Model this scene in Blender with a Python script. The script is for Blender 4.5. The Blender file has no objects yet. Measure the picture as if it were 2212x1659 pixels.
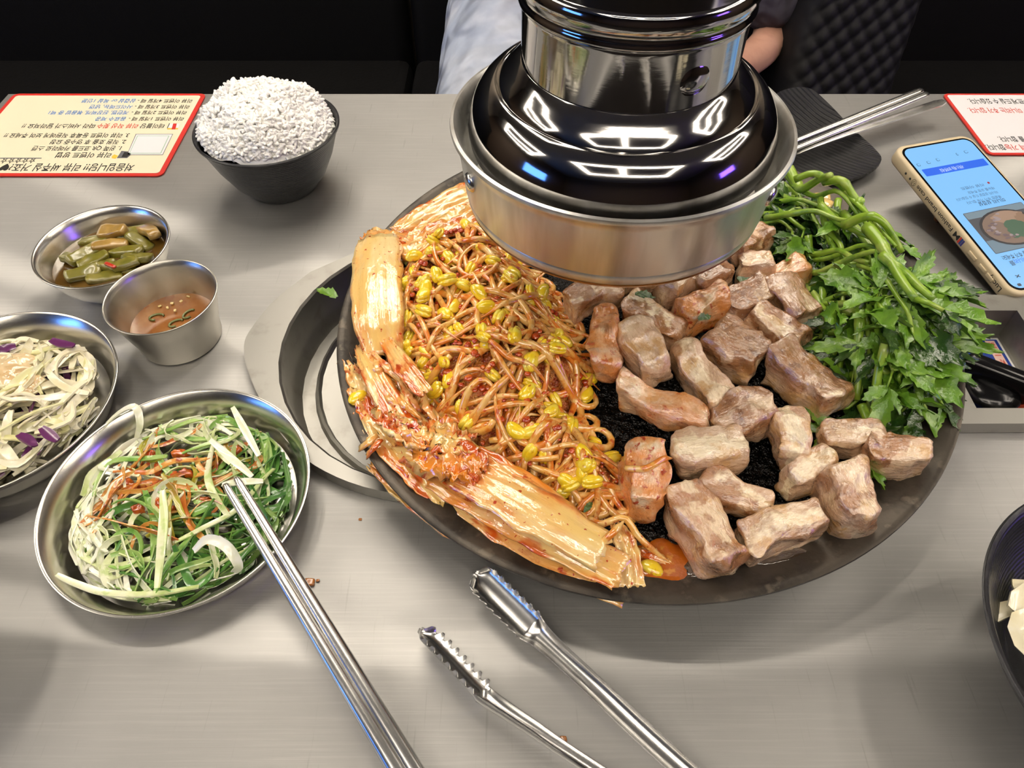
import bpy, math, random
from mathutils import Vector, Matrix, noise as mn

scene = bpy.context.scene
COL = scene.collection
R = random.Random(7)
V = Vector

# ------------------------------------------------------------------ camera, light, exposure
FPX, PITCH, CAMZ = 1545.0, math.radians(50.2), 0.37      # focal length in px of a 2212x1659 frame; table top is z = 0
cam_data = bpy.data.cameras.new('camera')
cam_data.sensor_width = 36.0
cam_data.lens = FPX / 2212 * 36.0
cam_data.clip_start = 0.01
cam = bpy.data.objects.new('camera', cam_data)
cam.location = (0, 0, CAMZ)
cam.rotation_euler = (math.pi / 2 - PITCH, 0, 0)
COL.objects.link(cam)
scene.camera = cam

world = bpy.data.worlds.new('world')
world.use_nodes = True
world.node_tree.nodes['Background'].inputs[0].default_value = (0.9, 0.93, 1.0, 1)
world.node_tree.nodes['Background'].inputs[1].default_value = 0.05
scene.world = world
scene.view_settings.view_transform = 'Standard'
scene.view_settings.look = 'None'
scene.view_settings.gamma = 1.0
scene.view_settings.use_curve_mapping = False
scene.view_settings.exposure = 0.12
scene.cycles.use_denoising = True
scene.cycles.max_bounces = 6
scene.cycles.diffuse_bounces = 2
scene.cycles.adaptive_threshold = 0.08
scene.cycles.use_adaptive_sampling = True
scene.cycles.adaptive_min_samples = 16
scene.cycles.glossy_bounces = 4
scene.cycles.caustics_reflective = False
scene.cycles.sample_clamp_indirect = 6.0

LED = 12.6          # emission of the ceiling lamps

# ------------------------------------------------------------------ helpers
def lin(c):
    return tuple((x / 255 / 12.92 if x / 255 <= 0.04045 else ((x / 255 + 0.055) / 1.055) ** 2.4) for x in c)

def at(px, py, z=0.0):
    """point of the plane z that the photograph shows at that pixel (used once, to survey the place)"""
    x = (px - 1106.0) / FPX
    y = (829.5 - py) / FPX
    c, s = math.cos(PITCH), math.sin(PITCH)
    d = V((x, c + y * s, -s + y * c))
    t = (z - CAMZ) / d.z
    return V((0, 0, CAMZ)) + d * t

def mpp(p):
    c, s = math.cos(PITCH), math.sin(PITCH)
    return (p.y * c - (p.z - CAMZ) * s) / FPX

class Mat:
    def __init__(self, name, col, rough=0.5, metal=0.0, spec=0.5, coat=0.0, sss=0.0, aniso=0.0, ior=None, trans=0.0, alpha=1.0):
        self.m = bpy.data.materials.new(name)
        self.m.use_nodes = True
        self.t = self.m.node_tree
        self.b = self.t.nodes['Principled BSDF']
        self.col = None
        self.set('Base Color', (*lin(col), 1))
        self.rgb = (*lin(col), 1)
        self.set('Roughness', rough); self.set('Metallic', metal); self.set('Specular IOR Level', spec)
        self.set('Coat Weight', coat); self.set('Coat Roughness', 0.12)
        if coat >= 0.4: self.set('Coat IOR', 1.9); self.set('Coat Roughness', 0.10)
        if sss:
            self.set('Subsurface Weight', sss); self.set('Subsurface Radius', (0.0025, 0.0018, 0.0010)); self.set('Subsurface Scale', 1.0)
        self.set('Anisotropic', aniso)
        if ior: self.set('IOR', ior)
        self.set('Transmission Weight', trans); self.set('Alpha', alpha)
        self.coords = {}
    def set(self, k, v): self.b.inputs[k].default_value = v
    def n(self, typ, **kw):
        nd = self.t.nodes.new(typ)
        for k, v in kw.items(): setattr(nd, k, v)
        return nd
    def link(self, a, b): self.t.links.new(a, b)
    def coord(self, src='Object', stretch=(1, 1, 1), rot=(0, 0, 0), seed=0.0, rnd=True):
        tc = self.n('ShaderNodeTexCoord')
        mp = self.n('ShaderNodeMapping')
        mp.inputs['Scale'].default_value = stretch
        mp.inputs['Rotation'].default_value = rot
        mp.inputs['Location'].default_value = (seed, seed * 1.7, seed * 0.6)
        self.link(tc.outputs[src], mp.inputs['Vector'])
        if not rnd: return mp.outputs[0]
        oi = self.n('ShaderNodeObjectInfo')
        ad = self.n('ShaderNodeVectorMath', operation='MULTIPLY_ADD')
        cb = self.n('ShaderNodeCombineXYZ')
        for i in range(3): self.link(oi.outputs['Random'], cb.inputs[i])
        self.link(cb.outputs[0], ad.inputs[0]); ad.inputs[1].default_value = (7.3, 5.1, 9.7)
        self.link(mp.outputs[0], ad.inputs[2])
        return ad.outputs[0]
    def noise(self, scale, detail=4, lo=0.45, hi=0.6, src='Object', stretch=(1, 1, 1), rot=(0, 0, 0), seed=0.0, rnd=True, rough=0.55, dist=0.0):
        v = self.coord(src, stretch, rot, seed, rnd)
        nz = self.n('ShaderNodeTexNoise')
        nz.inputs['Scale'].default_value = scale; nz.inputs['Detail'].default_value = detail
        nz.inputs['Roughness'].default_value = rough; nz.inputs['Distortion'].default_value = dist
        self.link(v, nz.inputs['Vector'])
        return self.ramp(nz.outputs[0], lo, hi)
    def ramp(self, sock, lo, hi, a=0.0, b=1.0):
        mr = self.n('ShaderNodeMapRange'); mr.clamp = True
        mr.interpolation_type = 'SMOOTHSTEP'
        self.link(sock, mr.inputs[0])
        for i, x in enumerate((lo, hi, a, b)): mr.inputs[i + 1].default_value = x
        return mr.outputs[0]
    def mul(self, a, b, op='MULTIPLY'):
        m = self.n('ShaderNodeMath', operation=op)
        for i, x in enumerate((a, b)):
            if hasattr(x, 'links'): self.link(x, m.inputs[i])
            else: m.inputs[i].default_value = x
        return m.outputs[0]
    def attr(self, name):
        a = self.n('ShaderNodeAttribute'); a.attribute_type = 'OBJECT'; a.attribute_name = name
        return a.outputs['Fac']
    def geo(self, name):
        a = self.n('ShaderNodeAttribute'); a.attribute_type = 'GEOMETRY'; a.attribute_name = name
        return a.outputs['Fac']
    def over(self, col, fac):
        mx = self.n('ShaderNodeMix', data_type='RGBA')
        if self.col is None: mx.inputs[6].default_value = self.rgb
        else: self.link(self.col, mx.inputs[6])
        mx.inputs[7].default_value = (*lin(col), 1)
        if hasattr(fac, 'links'): self.link(fac, mx.inputs[0])
        else: mx.inputs[0].default_value = fac
        self.col = mx.outputs[2]
        self.link(self.col, self.b.inputs['Base Color'])
        return self
    def spots(self, col, scale, lo, hi, fac=1.0, **kw):
        s = self.noise(scale, lo=lo, hi=hi, **kw)
        return self.over(col, self.mul(s, fac) if fac != 1.0 else s)
    def rough_by(self, sock, a, b):
        self.link(self.ramp(sock, 0, 1, a, b), self.b.inputs['Roughness']); return self
    def bump(self, sock, strength=0.3, dist=0.001):
        bp = self.n('ShaderNodeBump')
        bp.inputs['Strength'].default_value = strength; bp.inputs['Distance'].default_value = dist
        self.link(sock, bp.inputs['Height'])
        prev = self.b.inputs['Normal'].links
        if prev: self.link(prev[0].from_socket, bp.inputs['Normal'])
        self.link(bp.outputs[0], self.b.inputs['Normal'])
        self.link(bp.outputs[0], self.b.inputs['Coat Normal'])
        return self
    def nbump(self, scale, strength=0.3, dist=0.001, **kw):
        return self.bump(self.noise(scale, lo=0.2, hi=0.8, **kw), strength, dist)

def emit(name, col, strength):
    m = bpy.data.materials.new(name); m.use_nodes = True
    b = m.node_tree.nodes['Principled BSDF']
    b.inputs['Base Color'].default_value = (0.02, 0.02, 0.02, 1)
    b.inputs['Emission Color'].default_value = (*lin(col), 1)
    b.inputs['Emission Strength'].default_value = strength
    b.inputs['Roughness'].default_value = 0.3
    return m

def raw(m): return m.m if isinstance(m, Mat) else m

def mesh(name, verts, faces, smooth=True, sharp=None, uv=None, attrs=None):
    me = bpy.data.meshes.new(name)
    me.from_pydata([tuple(v) for v in verts], [], faces)
    me.polygons.foreach_set('use_smooth', [smooth] * len(me.polygons))
    if smooth and sharp is not None: me.set_sharp_from_angle(angle=math.radians(sharp))
    if uv:
        l = me.uv_layers.new(name='UVMap')
        for lp in me.loops: l.data[lp.index].uv = uv[lp.vertex_index]
    for k, vals in (attrs or {}).items():
        a = me.attributes.new(k, 'FLOAT', 'POINT'); a.data.foreach_set('value', vals)
    return me

def obj(name, me, mat=None, parent=None, loc=None, rot=None, mtx=None):
    o = bpy.data.objects.new(name, me)
    if mat is not None and me is not None and not me.materials: me.materials.append(raw(mat))
    COL.objects.link(o)
    if parent: o.parent = parent
    if mtx is not None: o.matrix_basis = mtx
    else:
        if loc is not None: o.location = loc
        if rot is not None: o.rotation_euler = rot
    return o

def tag(o, label=None, cat=None, group=None, kind=None):
    if label: o['label'] = label
    if cat: o['category'] = cat
    if group: o['group'] = group
    if kind: o['kind'] = kind
    return o

def thing(name, label, cat, loc=(0, 0, 0), rot=(0, 0, 0), group=None, mtx=None):
    o = bpy.data.objects.new(name, None); COL.objects.link(o)
    o.empty_display_size = 0.02
    if mtx is not None: o.matrix_basis = mtx
    else: o.location = loc; o.rotation_euler = rot
    return tag(o, label, cat, group)

def lathe(prof, segs=64, closed=False):
    vs, fs, rings = [], [], []
    for r, z in prof:
        if r < 1e-6:
            rings.append([len(vs)]); vs.append((0, 0, z))
        else:
            rings.append(list(range(len(vs), len(vs) + segs)))
            for i in range(segs):
                a = 2 * math.pi * i / segs
                vs.append((r * math.cos(a), r * math.sin(a), z))
    pairs = list(zip(rings, rings[1:])) + ([(rings[-1], rings[0])] if closed else [])
    for A, B in pairs:
        for i in range(segs):
            j = (i + 1) % segs
            if len(A) == 1 and len(B) == 1: continue
            if len(A) == 1: fs.append((A[0], B[i], B[j]))
            elif len(B) == 1: fs.append((A[i], A[j], B[0]))
            else: fs.append((A[i], A[j], B[j], B[i]))
    return vs, fs

def frames(pts):
    n = len(pts); T = []
    for i in range(n):
        t = pts[min(i + 1, n - 1)] - pts[max(i - 1, 0)]
        T.append(t.normalized() if t.length > 1e-9 else V((1, 0, 0)))
    up = V((0, 0, 1))
    if abs(T[0].z) > 0.95: up = V((0, 1, 0))
    N = [(up - T[0] * up.dot(T[0])).normalized()]
    for i in range(1, n):
        q = T[i - 1].rotation_difference(T[i])
        m = q @ N[-1]
        N.append((m - T[i] * m.dot(T[i])).normalized())
    return T, N

def tube(pts, rad, seg=8, cap=True, flat=1.0, twist=0.0):
    pts = [V(p) for p in pts]
    T, N = frames(pts); vs, fs = [], []
    for i, p in enumerate(pts):
        B = T[i].cross(N[i]); r = rad[i] if hasattr(rad, '__len__') else rad
        tw = twist * i / max(1, len(pts) - 1)
        for k in range(seg):
            a = 2 * math.pi * k / seg
            c, s = math.cos(a) * r, math.sin(a) * r * flat
            c, s = c * math.cos(tw) - s * math.sin(tw), c * math.sin(tw) + s * math.cos(tw)
            vs.append(p + B * c + N[i] * s)
    for i in range(len(pts) - 1):
        for k in range(seg):
            l = (k + 1) % seg
            fs.append((i * seg + k, i * seg + l, (i + 1) * seg + l, (i + 1) * seg + k))
    if cap:
        fs.append(tuple(range(seg))[::-1]); fs.append(tuple(range((len(pts) - 1) * seg, len(pts) * seg)))
    return vs, fs

def strip(pts, width, thick, tw0=0.0, tw1=0.0, cup=0.0, up=None):
    """ribbon with a six-sided section, slightly cupped"""
    pts = [V(p) for p in pts]
    T, N = frames(pts); vs, fs = [], []
    n = len(pts)
    for i, p in enumerate(pts):
        B = T[i].cross(N[i]); w = (width[i] if hasattr(width, '__len__') else width) * 0.5
        th = thick * 0.5; a = tw0 + (tw1 - tw0) * i / (n - 1)
        b2 = B * math.cos(a) + N[i] * math.sin(a); n2 = N[i] * math.cos(a) - B * math.sin(a)
        for (x, y) in ((-1, cup), (0, 0), (1, cup)):
            vs.append(p + b2 * (x * w) + n2 * (y * w + th))
        for (x, y) in ((1, cup), (0, 0), (-1, cup)):
            vs.append(p + b2 * (x * w) + n2 * (y * w - th))
    for i in range(n - 1):
        for k in range(6):
            l = (k + 1) % 6
            fs.append((i * 6 + k, (i + 1) * 6 + k, (i + 1) * 6 + l, i * 6 + l))
    fs.append(tuple(range(6))); fs.append(tuple(range((n - 1) * 6, n * 6))[::-1])
    return vs, fs

def merge(parts):
    vs, fs = [], []
    for v, f in parts:
        o = len(vs); vs += [tuple(x) for x in v]; fs += [tuple(i + o for i in g) for g in f]
    return vs, fs

def xf(vf, mtx):
    return [mtx @ V(v) for v in vf[0]], vf[1]

def rbox(sx, sy, sz, r=0.002, n=3):
    """box with rounded vertical edges and small bevels, centred in xy, base at 0"""
    pts = []
    for cx, cy, a0 in ((1, 1, 0), (-1, 1, 90), (-1, -1, 180), (1, -1, 270)):
        for i in range(n + 1):
            a = math.radians(a0 + 90 * i / n)
            pts.append((cx * (sx / 2 - r), cy * (sy / 2 - r), math.cos(a), math.sin(a)))
    b = min(r, sz * 0.3) * 0.6
    vs, fs = [], []
    for z, rr in ((0, r - b), (b * 0.3, r - b * 0.3), (b, r), (sz - b, r), (sz - b * 0.3, r - b * 0.3), (sz, r - b)):
        for (x, y, c, s) in pts: vs.append((x + c * rr, y + s * rr, z))
    m = len(pts)
    for k in range(5):
        for i in range(m):
            j = (i + 1) % m
            fs.append((k * m + i, k * m + j, (k + 1) * m + j, (k + 1) * m + i))
    fs.append(tuple(range(m))[::-1]); fs.append(tuple(range(5 * m, 6 * m)))
    return vs, fs

def prism(poly, z0, z1):
    n = len(poly)
    vs = [(x, y, z0) for x, y in poly] + [(x, y, z1) for x, y in poly]
    fs = [tuple(range(n))[::-1], tuple(range(n, 2 * n))]
    for i in range(n):
        j = (i + 1) % n; fs.append((i, j, n + j, n + i))
    return vs, fs

def box(x0, x1, y0, y1, z0, z1):
    return prism([(x0, y0), (x1, y0), (x1, y1), (x0, y1)], z0, z1)

def fill_holes(outer, holes, z):
    """flat face with holes, triangulated"""
    import bmesh
    bm = bmesh.new(); es = []
    for loop in [outer] + holes:
        vv = [bm.verts.new((x, y, z)) for x, y in loop]
        for i in range(len(vv)): es.append(bm.edges.new((vv[i], vv[(i + 1) % len(vv)])))
    bmesh.ops.triangle_fill(bm, use_beauty=True, use_dissolve=False, edges=es, normal=(0, 0, 1))
    bm.verts.index_update()
    vs = [v.co.copy() for v in bm.verts]; fs = [tuple(v.index for v in f.verts) for f in bm.faces]
    bm.free()
    return vs, fs

def wall_loop(loop, z0, z1, flip=False):
    n = len(loop)
    vs = [(x, y, z0) for x, y in loop] + [(x, y, z1) for x, y in loop]
    fs = [((i, (i + 1) % n, n + (i + 1) % n, n + i) if not flip else (n + i, n + (i + 1) % n, (i + 1) % n, i)) for i in range(n)]
    return vs, fs

def smooth_loop(pts, per=6):
    """closed Catmull-Rom through the points"""
    n = len(pts); out = []
    for i in range(n):
        p = [V((*pts[(i + k - 1) % n], 0)) for k in range(4)]
        for s in range(per):
            t = s / per
            q = 0.5 * ((2 * p[1]) + (p[2] - p[0]) * t + (2 * p[0] - 5 * p[1] + 4 * p[2] - p[3]) * t * t + (3 * p[1] - p[0] - 3 * p[2] + p[3]) * t ** 3)
            out.append((q.x, q.y))
    return out

def spline(pts, n):
    """open Catmull-Rom through 3-D points"""
    pts = [V(p) for p in pts]; P = [pts[0] * 2 - pts[1]] + pts + [pts[-1] * 2 - pts[-2]]
    out = []
    for k in range(n):
        u = k / (n - 1) * (len(pts) - 1); i = min(int(u), len(pts) - 2); t = u - i
        a, b, c, d = P[i:i + 4]
        out.append(0.5 * ((2 * b) + (c - a) * t + (2 * a - 5 * b + 4 * c - d) * t * t + (3 * b - a - 3 * c + d) * t ** 3))
    return out

def in_poly(x, y, poly):
    c = False; n = len(poly)
    for i in range(n):
        x1, y1 = poly[i]; x2, y2 = poly[i - 1]
        if (y1 > y) != (y2 > y) and x < (x2 - x1) * (y - y1) / (y2 - y1) + x1: c = not c
    return c

def edge_dist(x, y, poly):
    best = 9
    for i in range(len(poly)):
        a = V((*poly[i - 1], 0)); b = V((*poly[i], 0)); p = V((x, y, 0)); d = b - a
        t = max(0, min(1, (p - a).dot(d) / max(1e-12, d.length_squared)))
        best = min(best, (a + d * t - p).length)
    return best

def nv3(p): return V((mn.noise(p), mn.noise(p + V((31.4, 7.1, 3.3))), mn.noise(p + V((5.2, 47.7, 11.9)))))
def sstep(x): x = max(0.0, min(1.0, x)); return x * x * (3 - 2 * x)

PRINT = []
def text(name, s, parent, mat, mtx, width=None, height=0.005):
    """flat print: the text is laid out from its start and fitted to its width; set_type() makes the meshes in one go"""
    o = obj(name, bpy.data.meshes.new(name), mat, parent, mtx=mtx)
    PRINT.append((o, s, width, height))
    return o

def set_type():
    cu = bpy.data.curves.new('type', 'FONT'); cu.body = '\n'.join(q[1] for q in PRINT)
    cu.size = 1.0; cu.offset = 0.010; cu.resolution_u = 3; cu.space_line = 3.0
    t = bpy.data.objects.new('type', cu); COL.objects.link(t)
    me = bpy.data.meshes.new_from_object(t.evaluated_get(bpy.context.evaluated_depsgraph_get()))
    bpy.data.objects.remove(t); bpy.data.curves.remove(cu)
    rows = {}
    co = [v.co.copy() for v in me.vertices]
    pitch = 3.0
    for pl in me.polygons:
        y = sum(co[i].y for i in pl.vertices) / len(pl.vertices)
        rows.setdefault(round(-(y - 0.33) / pitch), []).append(tuple(pl.vertices))
    for k, (o, s, width, height) in enumerate(PRINT):
        fs = rows.get(k, [])
        ids = sorted({i for f in fs for i in f}); mp = {i: n for n, i in enumerate(ids)}
        if not ids: continue
        x0, x1 = min(co[i].x for i in ids), max(co[i].x for i in ids)
        sy = height / 0.86; sx = width / (x1 - x0) if width else sy
        o.data.from_pydata([((co[i].x - x0) * sx, (co[i].y + k * pitch - 0.36) * sy, 0) for i in ids], [], [tuple(mp[i] for i in f) for f in fs])
    bpy.data.meshes.remove(me)

# ------------------------------------------------------------------ materials of the setting and the hardware
m_table = Mat('brushed_steel_table', (190, 189, 186), 0.55, 1.0, aniso=0.4)
tg = m_table.n('ShaderNodeTangent'); tg.direction_type = 'UV_MAP'; tg.uv_map = 'UVMap'
m_table.link(tg.outputs[0], m_table.b.inputs['Tangent'])
m_table.spots((174, 172, 167), 9, 0.35, 0.75, 0.3, rnd=False)
m_table.spots((204, 202, 198), 60, 0.45, 0.75, 0.45, rnd=False, stretch=(0.25, 9, 1))
m_table.spots((156, 153, 148), 60, 0.62, 0.75, 0.35, rnd=False, stretch=(6, 0.35, 1), rot=(0, 0, 0.3), seed=4)
m_table.rough_by(m_table.noise(14, lo=0.3, hi=0.7, rnd=False, stretch=(1, 2, 1)), 0.54, 0.60)
m_table.nbump(160, 0.10, 0.0006, rnd=False, stretch=(0.06, 5, 1))
# the polished lobe of the brushed sheet: sharp across the grain, long along y
gl = m_table.n('ShaderNodeBsdfAnisotropic'); gl.inputs['Roughness'].default_value = 0.36; gl.inputs['Anisotropy'].default_value = 0.95
m_table.link(m_table.col, gl.inputs['Color']); m_table.link(tg.outputs[0], gl.inputs['Tangent'])
mx_ = m_table.n('ShaderNodeMixShader'); mx_.inputs[0].default_value = 0.42
m_table.link(m_table.b.outputs[0], mx_.inputs[1]); m_table.link(gl.outputs[0], mx_.inputs[2])
m_table.link(mx_.outputs[0], m_table.t.nodes['Material Output'].inputs['Surface'])
m_steel = Mat('stainless_steel', (222, 221, 218), 0.25, 1.0)
m_steel.spots((176, 173, 166), 40, 0.4, 0.7, 0.5, stretch=(1, 1, 3))
m_steel_b = Mat('brushed_stainless', (198, 194, 184), 0.30, 1.0)
m_steel_b.nbump(90, 0.08, 0.0004, stretch=(1, 1, 14))
m_steel_d = Mat('worn_stove_steel', (160, 158, 152), 0.42, 1.0)
m_steel_d.spots((128, 124, 116), 60, 0.5, 0.75, 0.5)
m_dish = Mat('dish_steel', (226, 223, 214), 0.24, 1.0)
m_dish.nbump(70, 0.03, 0.0003, stretch=(1, 1, 8))
m_chrome = Mat('polished_hood_steel', (168, 166, 164), 0.085, 1.0)
m_chrome.nbump(60, 0.02, 0.0004, stretch=(1, 1, 6))
m_drip = Mat('drip_pan_steel', (222, 222, 220), 0.34, 1.0, aniso=0.75)
tg2 = m_drip.n('ShaderNodeTangent'); tg2.direction_type = 'RADIAL'; tg2.axis = 'Z'
m_drip.link(tg2.outputs[0], m_drip.b.inputs['Tangent']); m_drip.set('Anisotropic Rotation', 0.25)
m_drip.spots((180, 176, 166), 45, 0.4, 0.65, 0.7, stretch=(1, 1, 0.12))
m_amber = Mat('heat_tinted_steel', (196, 150, 96), 0.3, 1.0)
m_black = Mat('black_melamine', (30, 30, 31), 0.30, 0.0, spec=0.5)
m_black.nbump(900, 0.12, 0.0003)
m_blackgloss = Mat('black_gloss_plastic', (14, 14, 15), 0.18)
m_booth = Mat('black_booth_vinyl', (19, 18, 18), 0.55, spec=0.25)
m_booth.nbump(140, 0.15, 0.001, rnd=False)
m_floor = Mat('dark_floor_tile', (46, 42, 38), 0.45)
m_floor.spots((60, 56, 50), 6, 0.4, 0.7, 0.6, rnd=False)
m_wall = Mat('beige_wall_paint', (164, 152, 134), 0.75)
m_wall.spots((150, 138, 120), 3, 0.4, 0.7, 0.7, rnd=False)
m_wall2 = Mat('dark_wood_wall', (74, 58, 44), 0.7)
m_ceil = Mat('grey_ceiling_paint', (128, 125, 122), 0.8)
m_led = emit('warm_white_led', (255, 243, 226), LED)
m_blue = emit('blue_screen_glow', (90, 150, 255), 6.0)
m_violet = emit('violet_neon_glow', (120, 80, 255), 9.0)

# ------------------------------------------------------------------ the room
def struct(name, vf, m, label):
    o = obj(name, mesh(name, *vf, smooth=False), m)
    return tag(o, label, None, None, 'structure')

struct('floor', box(-2.6, 2.8, -2.6, 2.2, -0.76, -0.72), m_floor, 'dark tiled restaurant floor under the table')
struct('ceiling', box(-2.6, 2.8, -2.6, 2.2, 1.75, 1.80), m_ceil, 'grey painted restaurant ceiling')
struct('wall_back', box(-2.6, 2.8, 2.2, 2.25, -0.72, 1.75), m_wall, 'beige wall behind the black booth')
struct('wall_left', box(-2.65, -2.6, -2.6, 2.2, -0.72, 1.75), m_wall2, 'dark wooden side wall on the left')
struct('wall_right', box(2.8, 2.85, -2.6, 2.2, -0.72, 1.75), m_wall2, 'dark wooden side wall on the right')
struct('wall_front', box(-2.6, 2.8, -2.65, -2.6, -0.72, 1.75), m_wall2, 'dark wooden wall behind the diner')

def led_frame(loc, sx, sy, label, div=0.45, w=0.09):
    t = thing('ceiling_lamp', label, 'lamp', loc, group='rectangular LED frame lamps')
    bars = [(-sx / 2, sx / 2, -sy / 2, -sy / 2 + w), (-sx / 2, sx / 2, sy / 2 - w, sy / 2),
            (-sx / 2, -sx / 2 + w, -sy / 2 + w, sy / 2 - w), (sx / 2 - w, sx / 2, -sy / 2 + w, sy / 2 - w),
            (sx * (div - 0.5) - w / 2, sx * (div - 0.5) + w / 2, -sy / 2 + w, sy / 2 - w)]
    for b in bars:
        h = obj('lamp_housing', mesh('lamp_housing', *box(*b, 0.012, 0.05), smooth=False), m_blackgloss, t)
        obj('light_bar', mesh('light_bar', *box(*b, 0.0, 0.0119), smooth=False), m_led, h)
    for x in (-sx / 2 + 0.03, sx / 2 - 0.03):
        obj('hanging_wire', mesh('hanging_wire', *tube([(x, 0, 0.05), (x, 0, 1.75 - loc[2])], 0.002, 6)), m_steel, t)
led_frame((0.10, -0.75, 1.30), 1.70, 0.75, 'rectangular LED frame lamp hanging over the diner side of the table')
led_frame((-0.20, 0.95, 1.30), 0.66, 0.80, 'small LED frame lamp hanging over the far side of the table', 0.5)
led_frame((0.25, 1.75, 1.40), 1.8, 0.5, 'unseen long LED frame lamp added above the booth to brighten the far table')  # added lamp: lights the back wall that the far table top reflects
led_frame((-1.75, 0.45, 1.30), 0.9, 1.3, 'rectangular LED frame lamp hanging left of the table')
led_frame((1.75, 0.45, 1.30), 0.9, 1.3, 'rectangular LED frame lamp hanging right of the table')

tv = thing('wall_screen', 'glowing blue screen on the left wall', 'screen', (-2.58, -0.9, 0.55))
obj('screen_frame', mesh('screen_frame', *box(-0.02, 0.03, -0.55, 0.55, -0.33, 0.33), smooth=False), m_blackgloss, tv)
obj('screen_panel', mesh('screen_panel', *box(0.03, 0.034, -0.5, 0.5, -0.29, 0.29), smooth=False), m_blue, tv)
nv = thing('neon_sign', 'violet neon bar sign on the right wall', 'sign', (2.78, -0.5, 0.6))
obj('sign_back', mesh('sign_back', *box(-0.03, 0.02, -0.35, 0.35, -0.22, 0.22), smooth=False), m_blackgloss, nv)
obj('neon_tube', mesh('neon_tube', *box(-0.05, -0.03, -0.3, 0.3, -0.17, 0.17), smooth=False), m_violet, nv)

# booth bench across the table
bt = thing('booth_bench', 'black vinyl booth bench along the far side of the table', 'bench', (0, 1.05, -0.72))
for x0, x1 in ((-2.4, -0.19), (-0.185, 1.25), (1.255, 2.7)):
    vf = xf(rbox(x1 - x0, 0.62, 0.16, 0.03, 4), Matrix.Translation((0.5 * (x0 + x1), 0.0, 0.28)))
    obj('seat_cushion', mesh('seat_cushion', *vf, sharp=40), m_booth, bt)
    vf = xf(rbox(x1 - x0, 0.10, 1.0, 0.03, 4), Matrix.Translation((0.5 * (x0 + x1), 0.34, 0.28)))
    obj('back_cushion', mesh('back_cushion', *vf, sharp=40), m_booth, bt)
obj('bench_base', mesh('bench_base', *box(-2.4, 2.7, -0.26, 0.40, 0.0, 0.279), smooth=False), m_booth, bt)

# ------------------------------------------------------------------ table with the cut-out for the stove
PC = V((0.081, 0.330, 0.0))
def stadium(r, n=20, cx0=-0.043, cx1=0.165, cy=0.337):
    out = []
    for i in range(n + 1):
        a = math.radians(90 + 180 * i / n); out.append((cx0 + r * math.cos(a), cy + r * math.sin(a)))
    for i in range(n + 1):
        a = math.radians(-90 + 180 * i / n); out.append((cx1 + r * math.cos(a), cy + r * math.sin(a)))
    return out
PX0, PX1, PY0, PY1 = 0.296, 0.362, 0.280, 0.3685
rect = [(PX0, PY0), (PX1, PY0), (PX1, PY1), (PX0, PY1)]
TX0, TX1, TY0, TY1 = -0.512, 0.72, 0.035, 0.692
tt = thing('dining_table', 'brushed stainless steel restaurant table top', 'table', (0, 0, 0))
hole1, hole2 = stadium(0.1162), [(PX0 - 0.001, PY0 - 0.001), (PX1 + 0.001, PY0 - 0.001), (PX1 + 0.001, PY1 + 0.001), (PX0 - 0.001, PY1 + 0.001)]
outer = [(TX0, TY0), (TX1, TY0), (TX1, TY1), (TX0, TY1)]
vf = merge([fill_holes(outer, [hole1, hole2], 0.0), wall_loop(outer, -0.03, 0.0), wall_loop(hole1, -0.03, 0.0, True), wall_loop(hole2, -0.03, 0.0, True)])
obj('table_top', mesh('table_top', *vf, smooth=False, uv=[(v[1], v[0]) for v in vf[0]]), m_table, tt)
for x in (TX0 + 0.06, TX1 - 0.06):
    for y in (TY0 + 0.06, TY1 - 0.06):
        obj('leg', mesh('leg', *box(x - 0.02, x + 0.02, y - 0.02, y + 0.02, -0.72, -0.03), smooth=False), m_steel_d, tt)

# ------------------------------------------------------------------ drop-in gas stove
sv = thing('gas_stove', 'built-in steel gas stove with drip tray under the round pan', 'stove', (0, 0, 0))
FZ = 0.010
ear = [(p.x, p.y) for p in spline([(-0.152, 0.410, 0), (-0.172, 0.380, 0), (-0.182, 0.353, 0), (-0.184, 0.335, 0), (-0.175, 0.31, 0), (-0.157, 0.279, 0), (-0.138, 0.254, 0), (-0.114, 0.234, 0), (-0.079, 0.2195, 0), (-0.03, 0.2135, 0),
                      (0.06, 0.2125, 0), (0.16, 0.214, 0), (0.225, 0.235, 0), (0.272, 0.2675, 0)], 56)]
loop = ear + [(0.45, 0.2685), (0.45, 0.3835), (0.276, 0.386), (0.225, 0.432), (0.16, 0.4585), (0.06, 0.461), (-0.03, 0.460), (-0.085, 0.449), (-0.125, 0.430)]
inner = stadium(0.1155)
vf = merge([fill_holes(loop, [inner, rect], FZ), wall_loop(loop, 0.0004, FZ)])
fl = obj('flange', mesh('flange', *vf, smooth=False, uv=[(v[1], v[0]) for v in vf[0]]), m_steel_d, sv)
loops = [(0.1155, FZ), (0.1140, FZ - 0.0015), (0.1125, -0.022), (0.108, -0.028), (0.099, -0.028), (0.0975, -0.0235), (0.0955, -0.0225), (0.094, -0.026), (0.07, -0.027), (0.03, -0.027)]
vs, fs = [], []
for r, z in loops: vs += [(x, y, z) for x, y in stadium(r)]
m_ = len(inner)
for k in range(len(loops) - 1):
    for i in range(m_):
        j = (i + 1) % m_; fs.append((k * m_ + i, (k + 1) * m_ + i, (k + 1) * m_ + j, k * m_ + j))
fs.append(tuple(range((len(loops) - 1) * m_, len(loops) * m_)))
obj('drip_tray', mesh('drip_tray', vs, fs, sharp=35), m_steel_d, sv)
bn = obj('burner', mesh('burner', *lathe([(0, 0.012), (0.03, 0.012), (0.034, 0.008), (0.034, 0.0), (0, 0.0)], 40), sharp=40), m_blackgloss, sv, loc=(PC.x, PC.y, -0.027))
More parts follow.
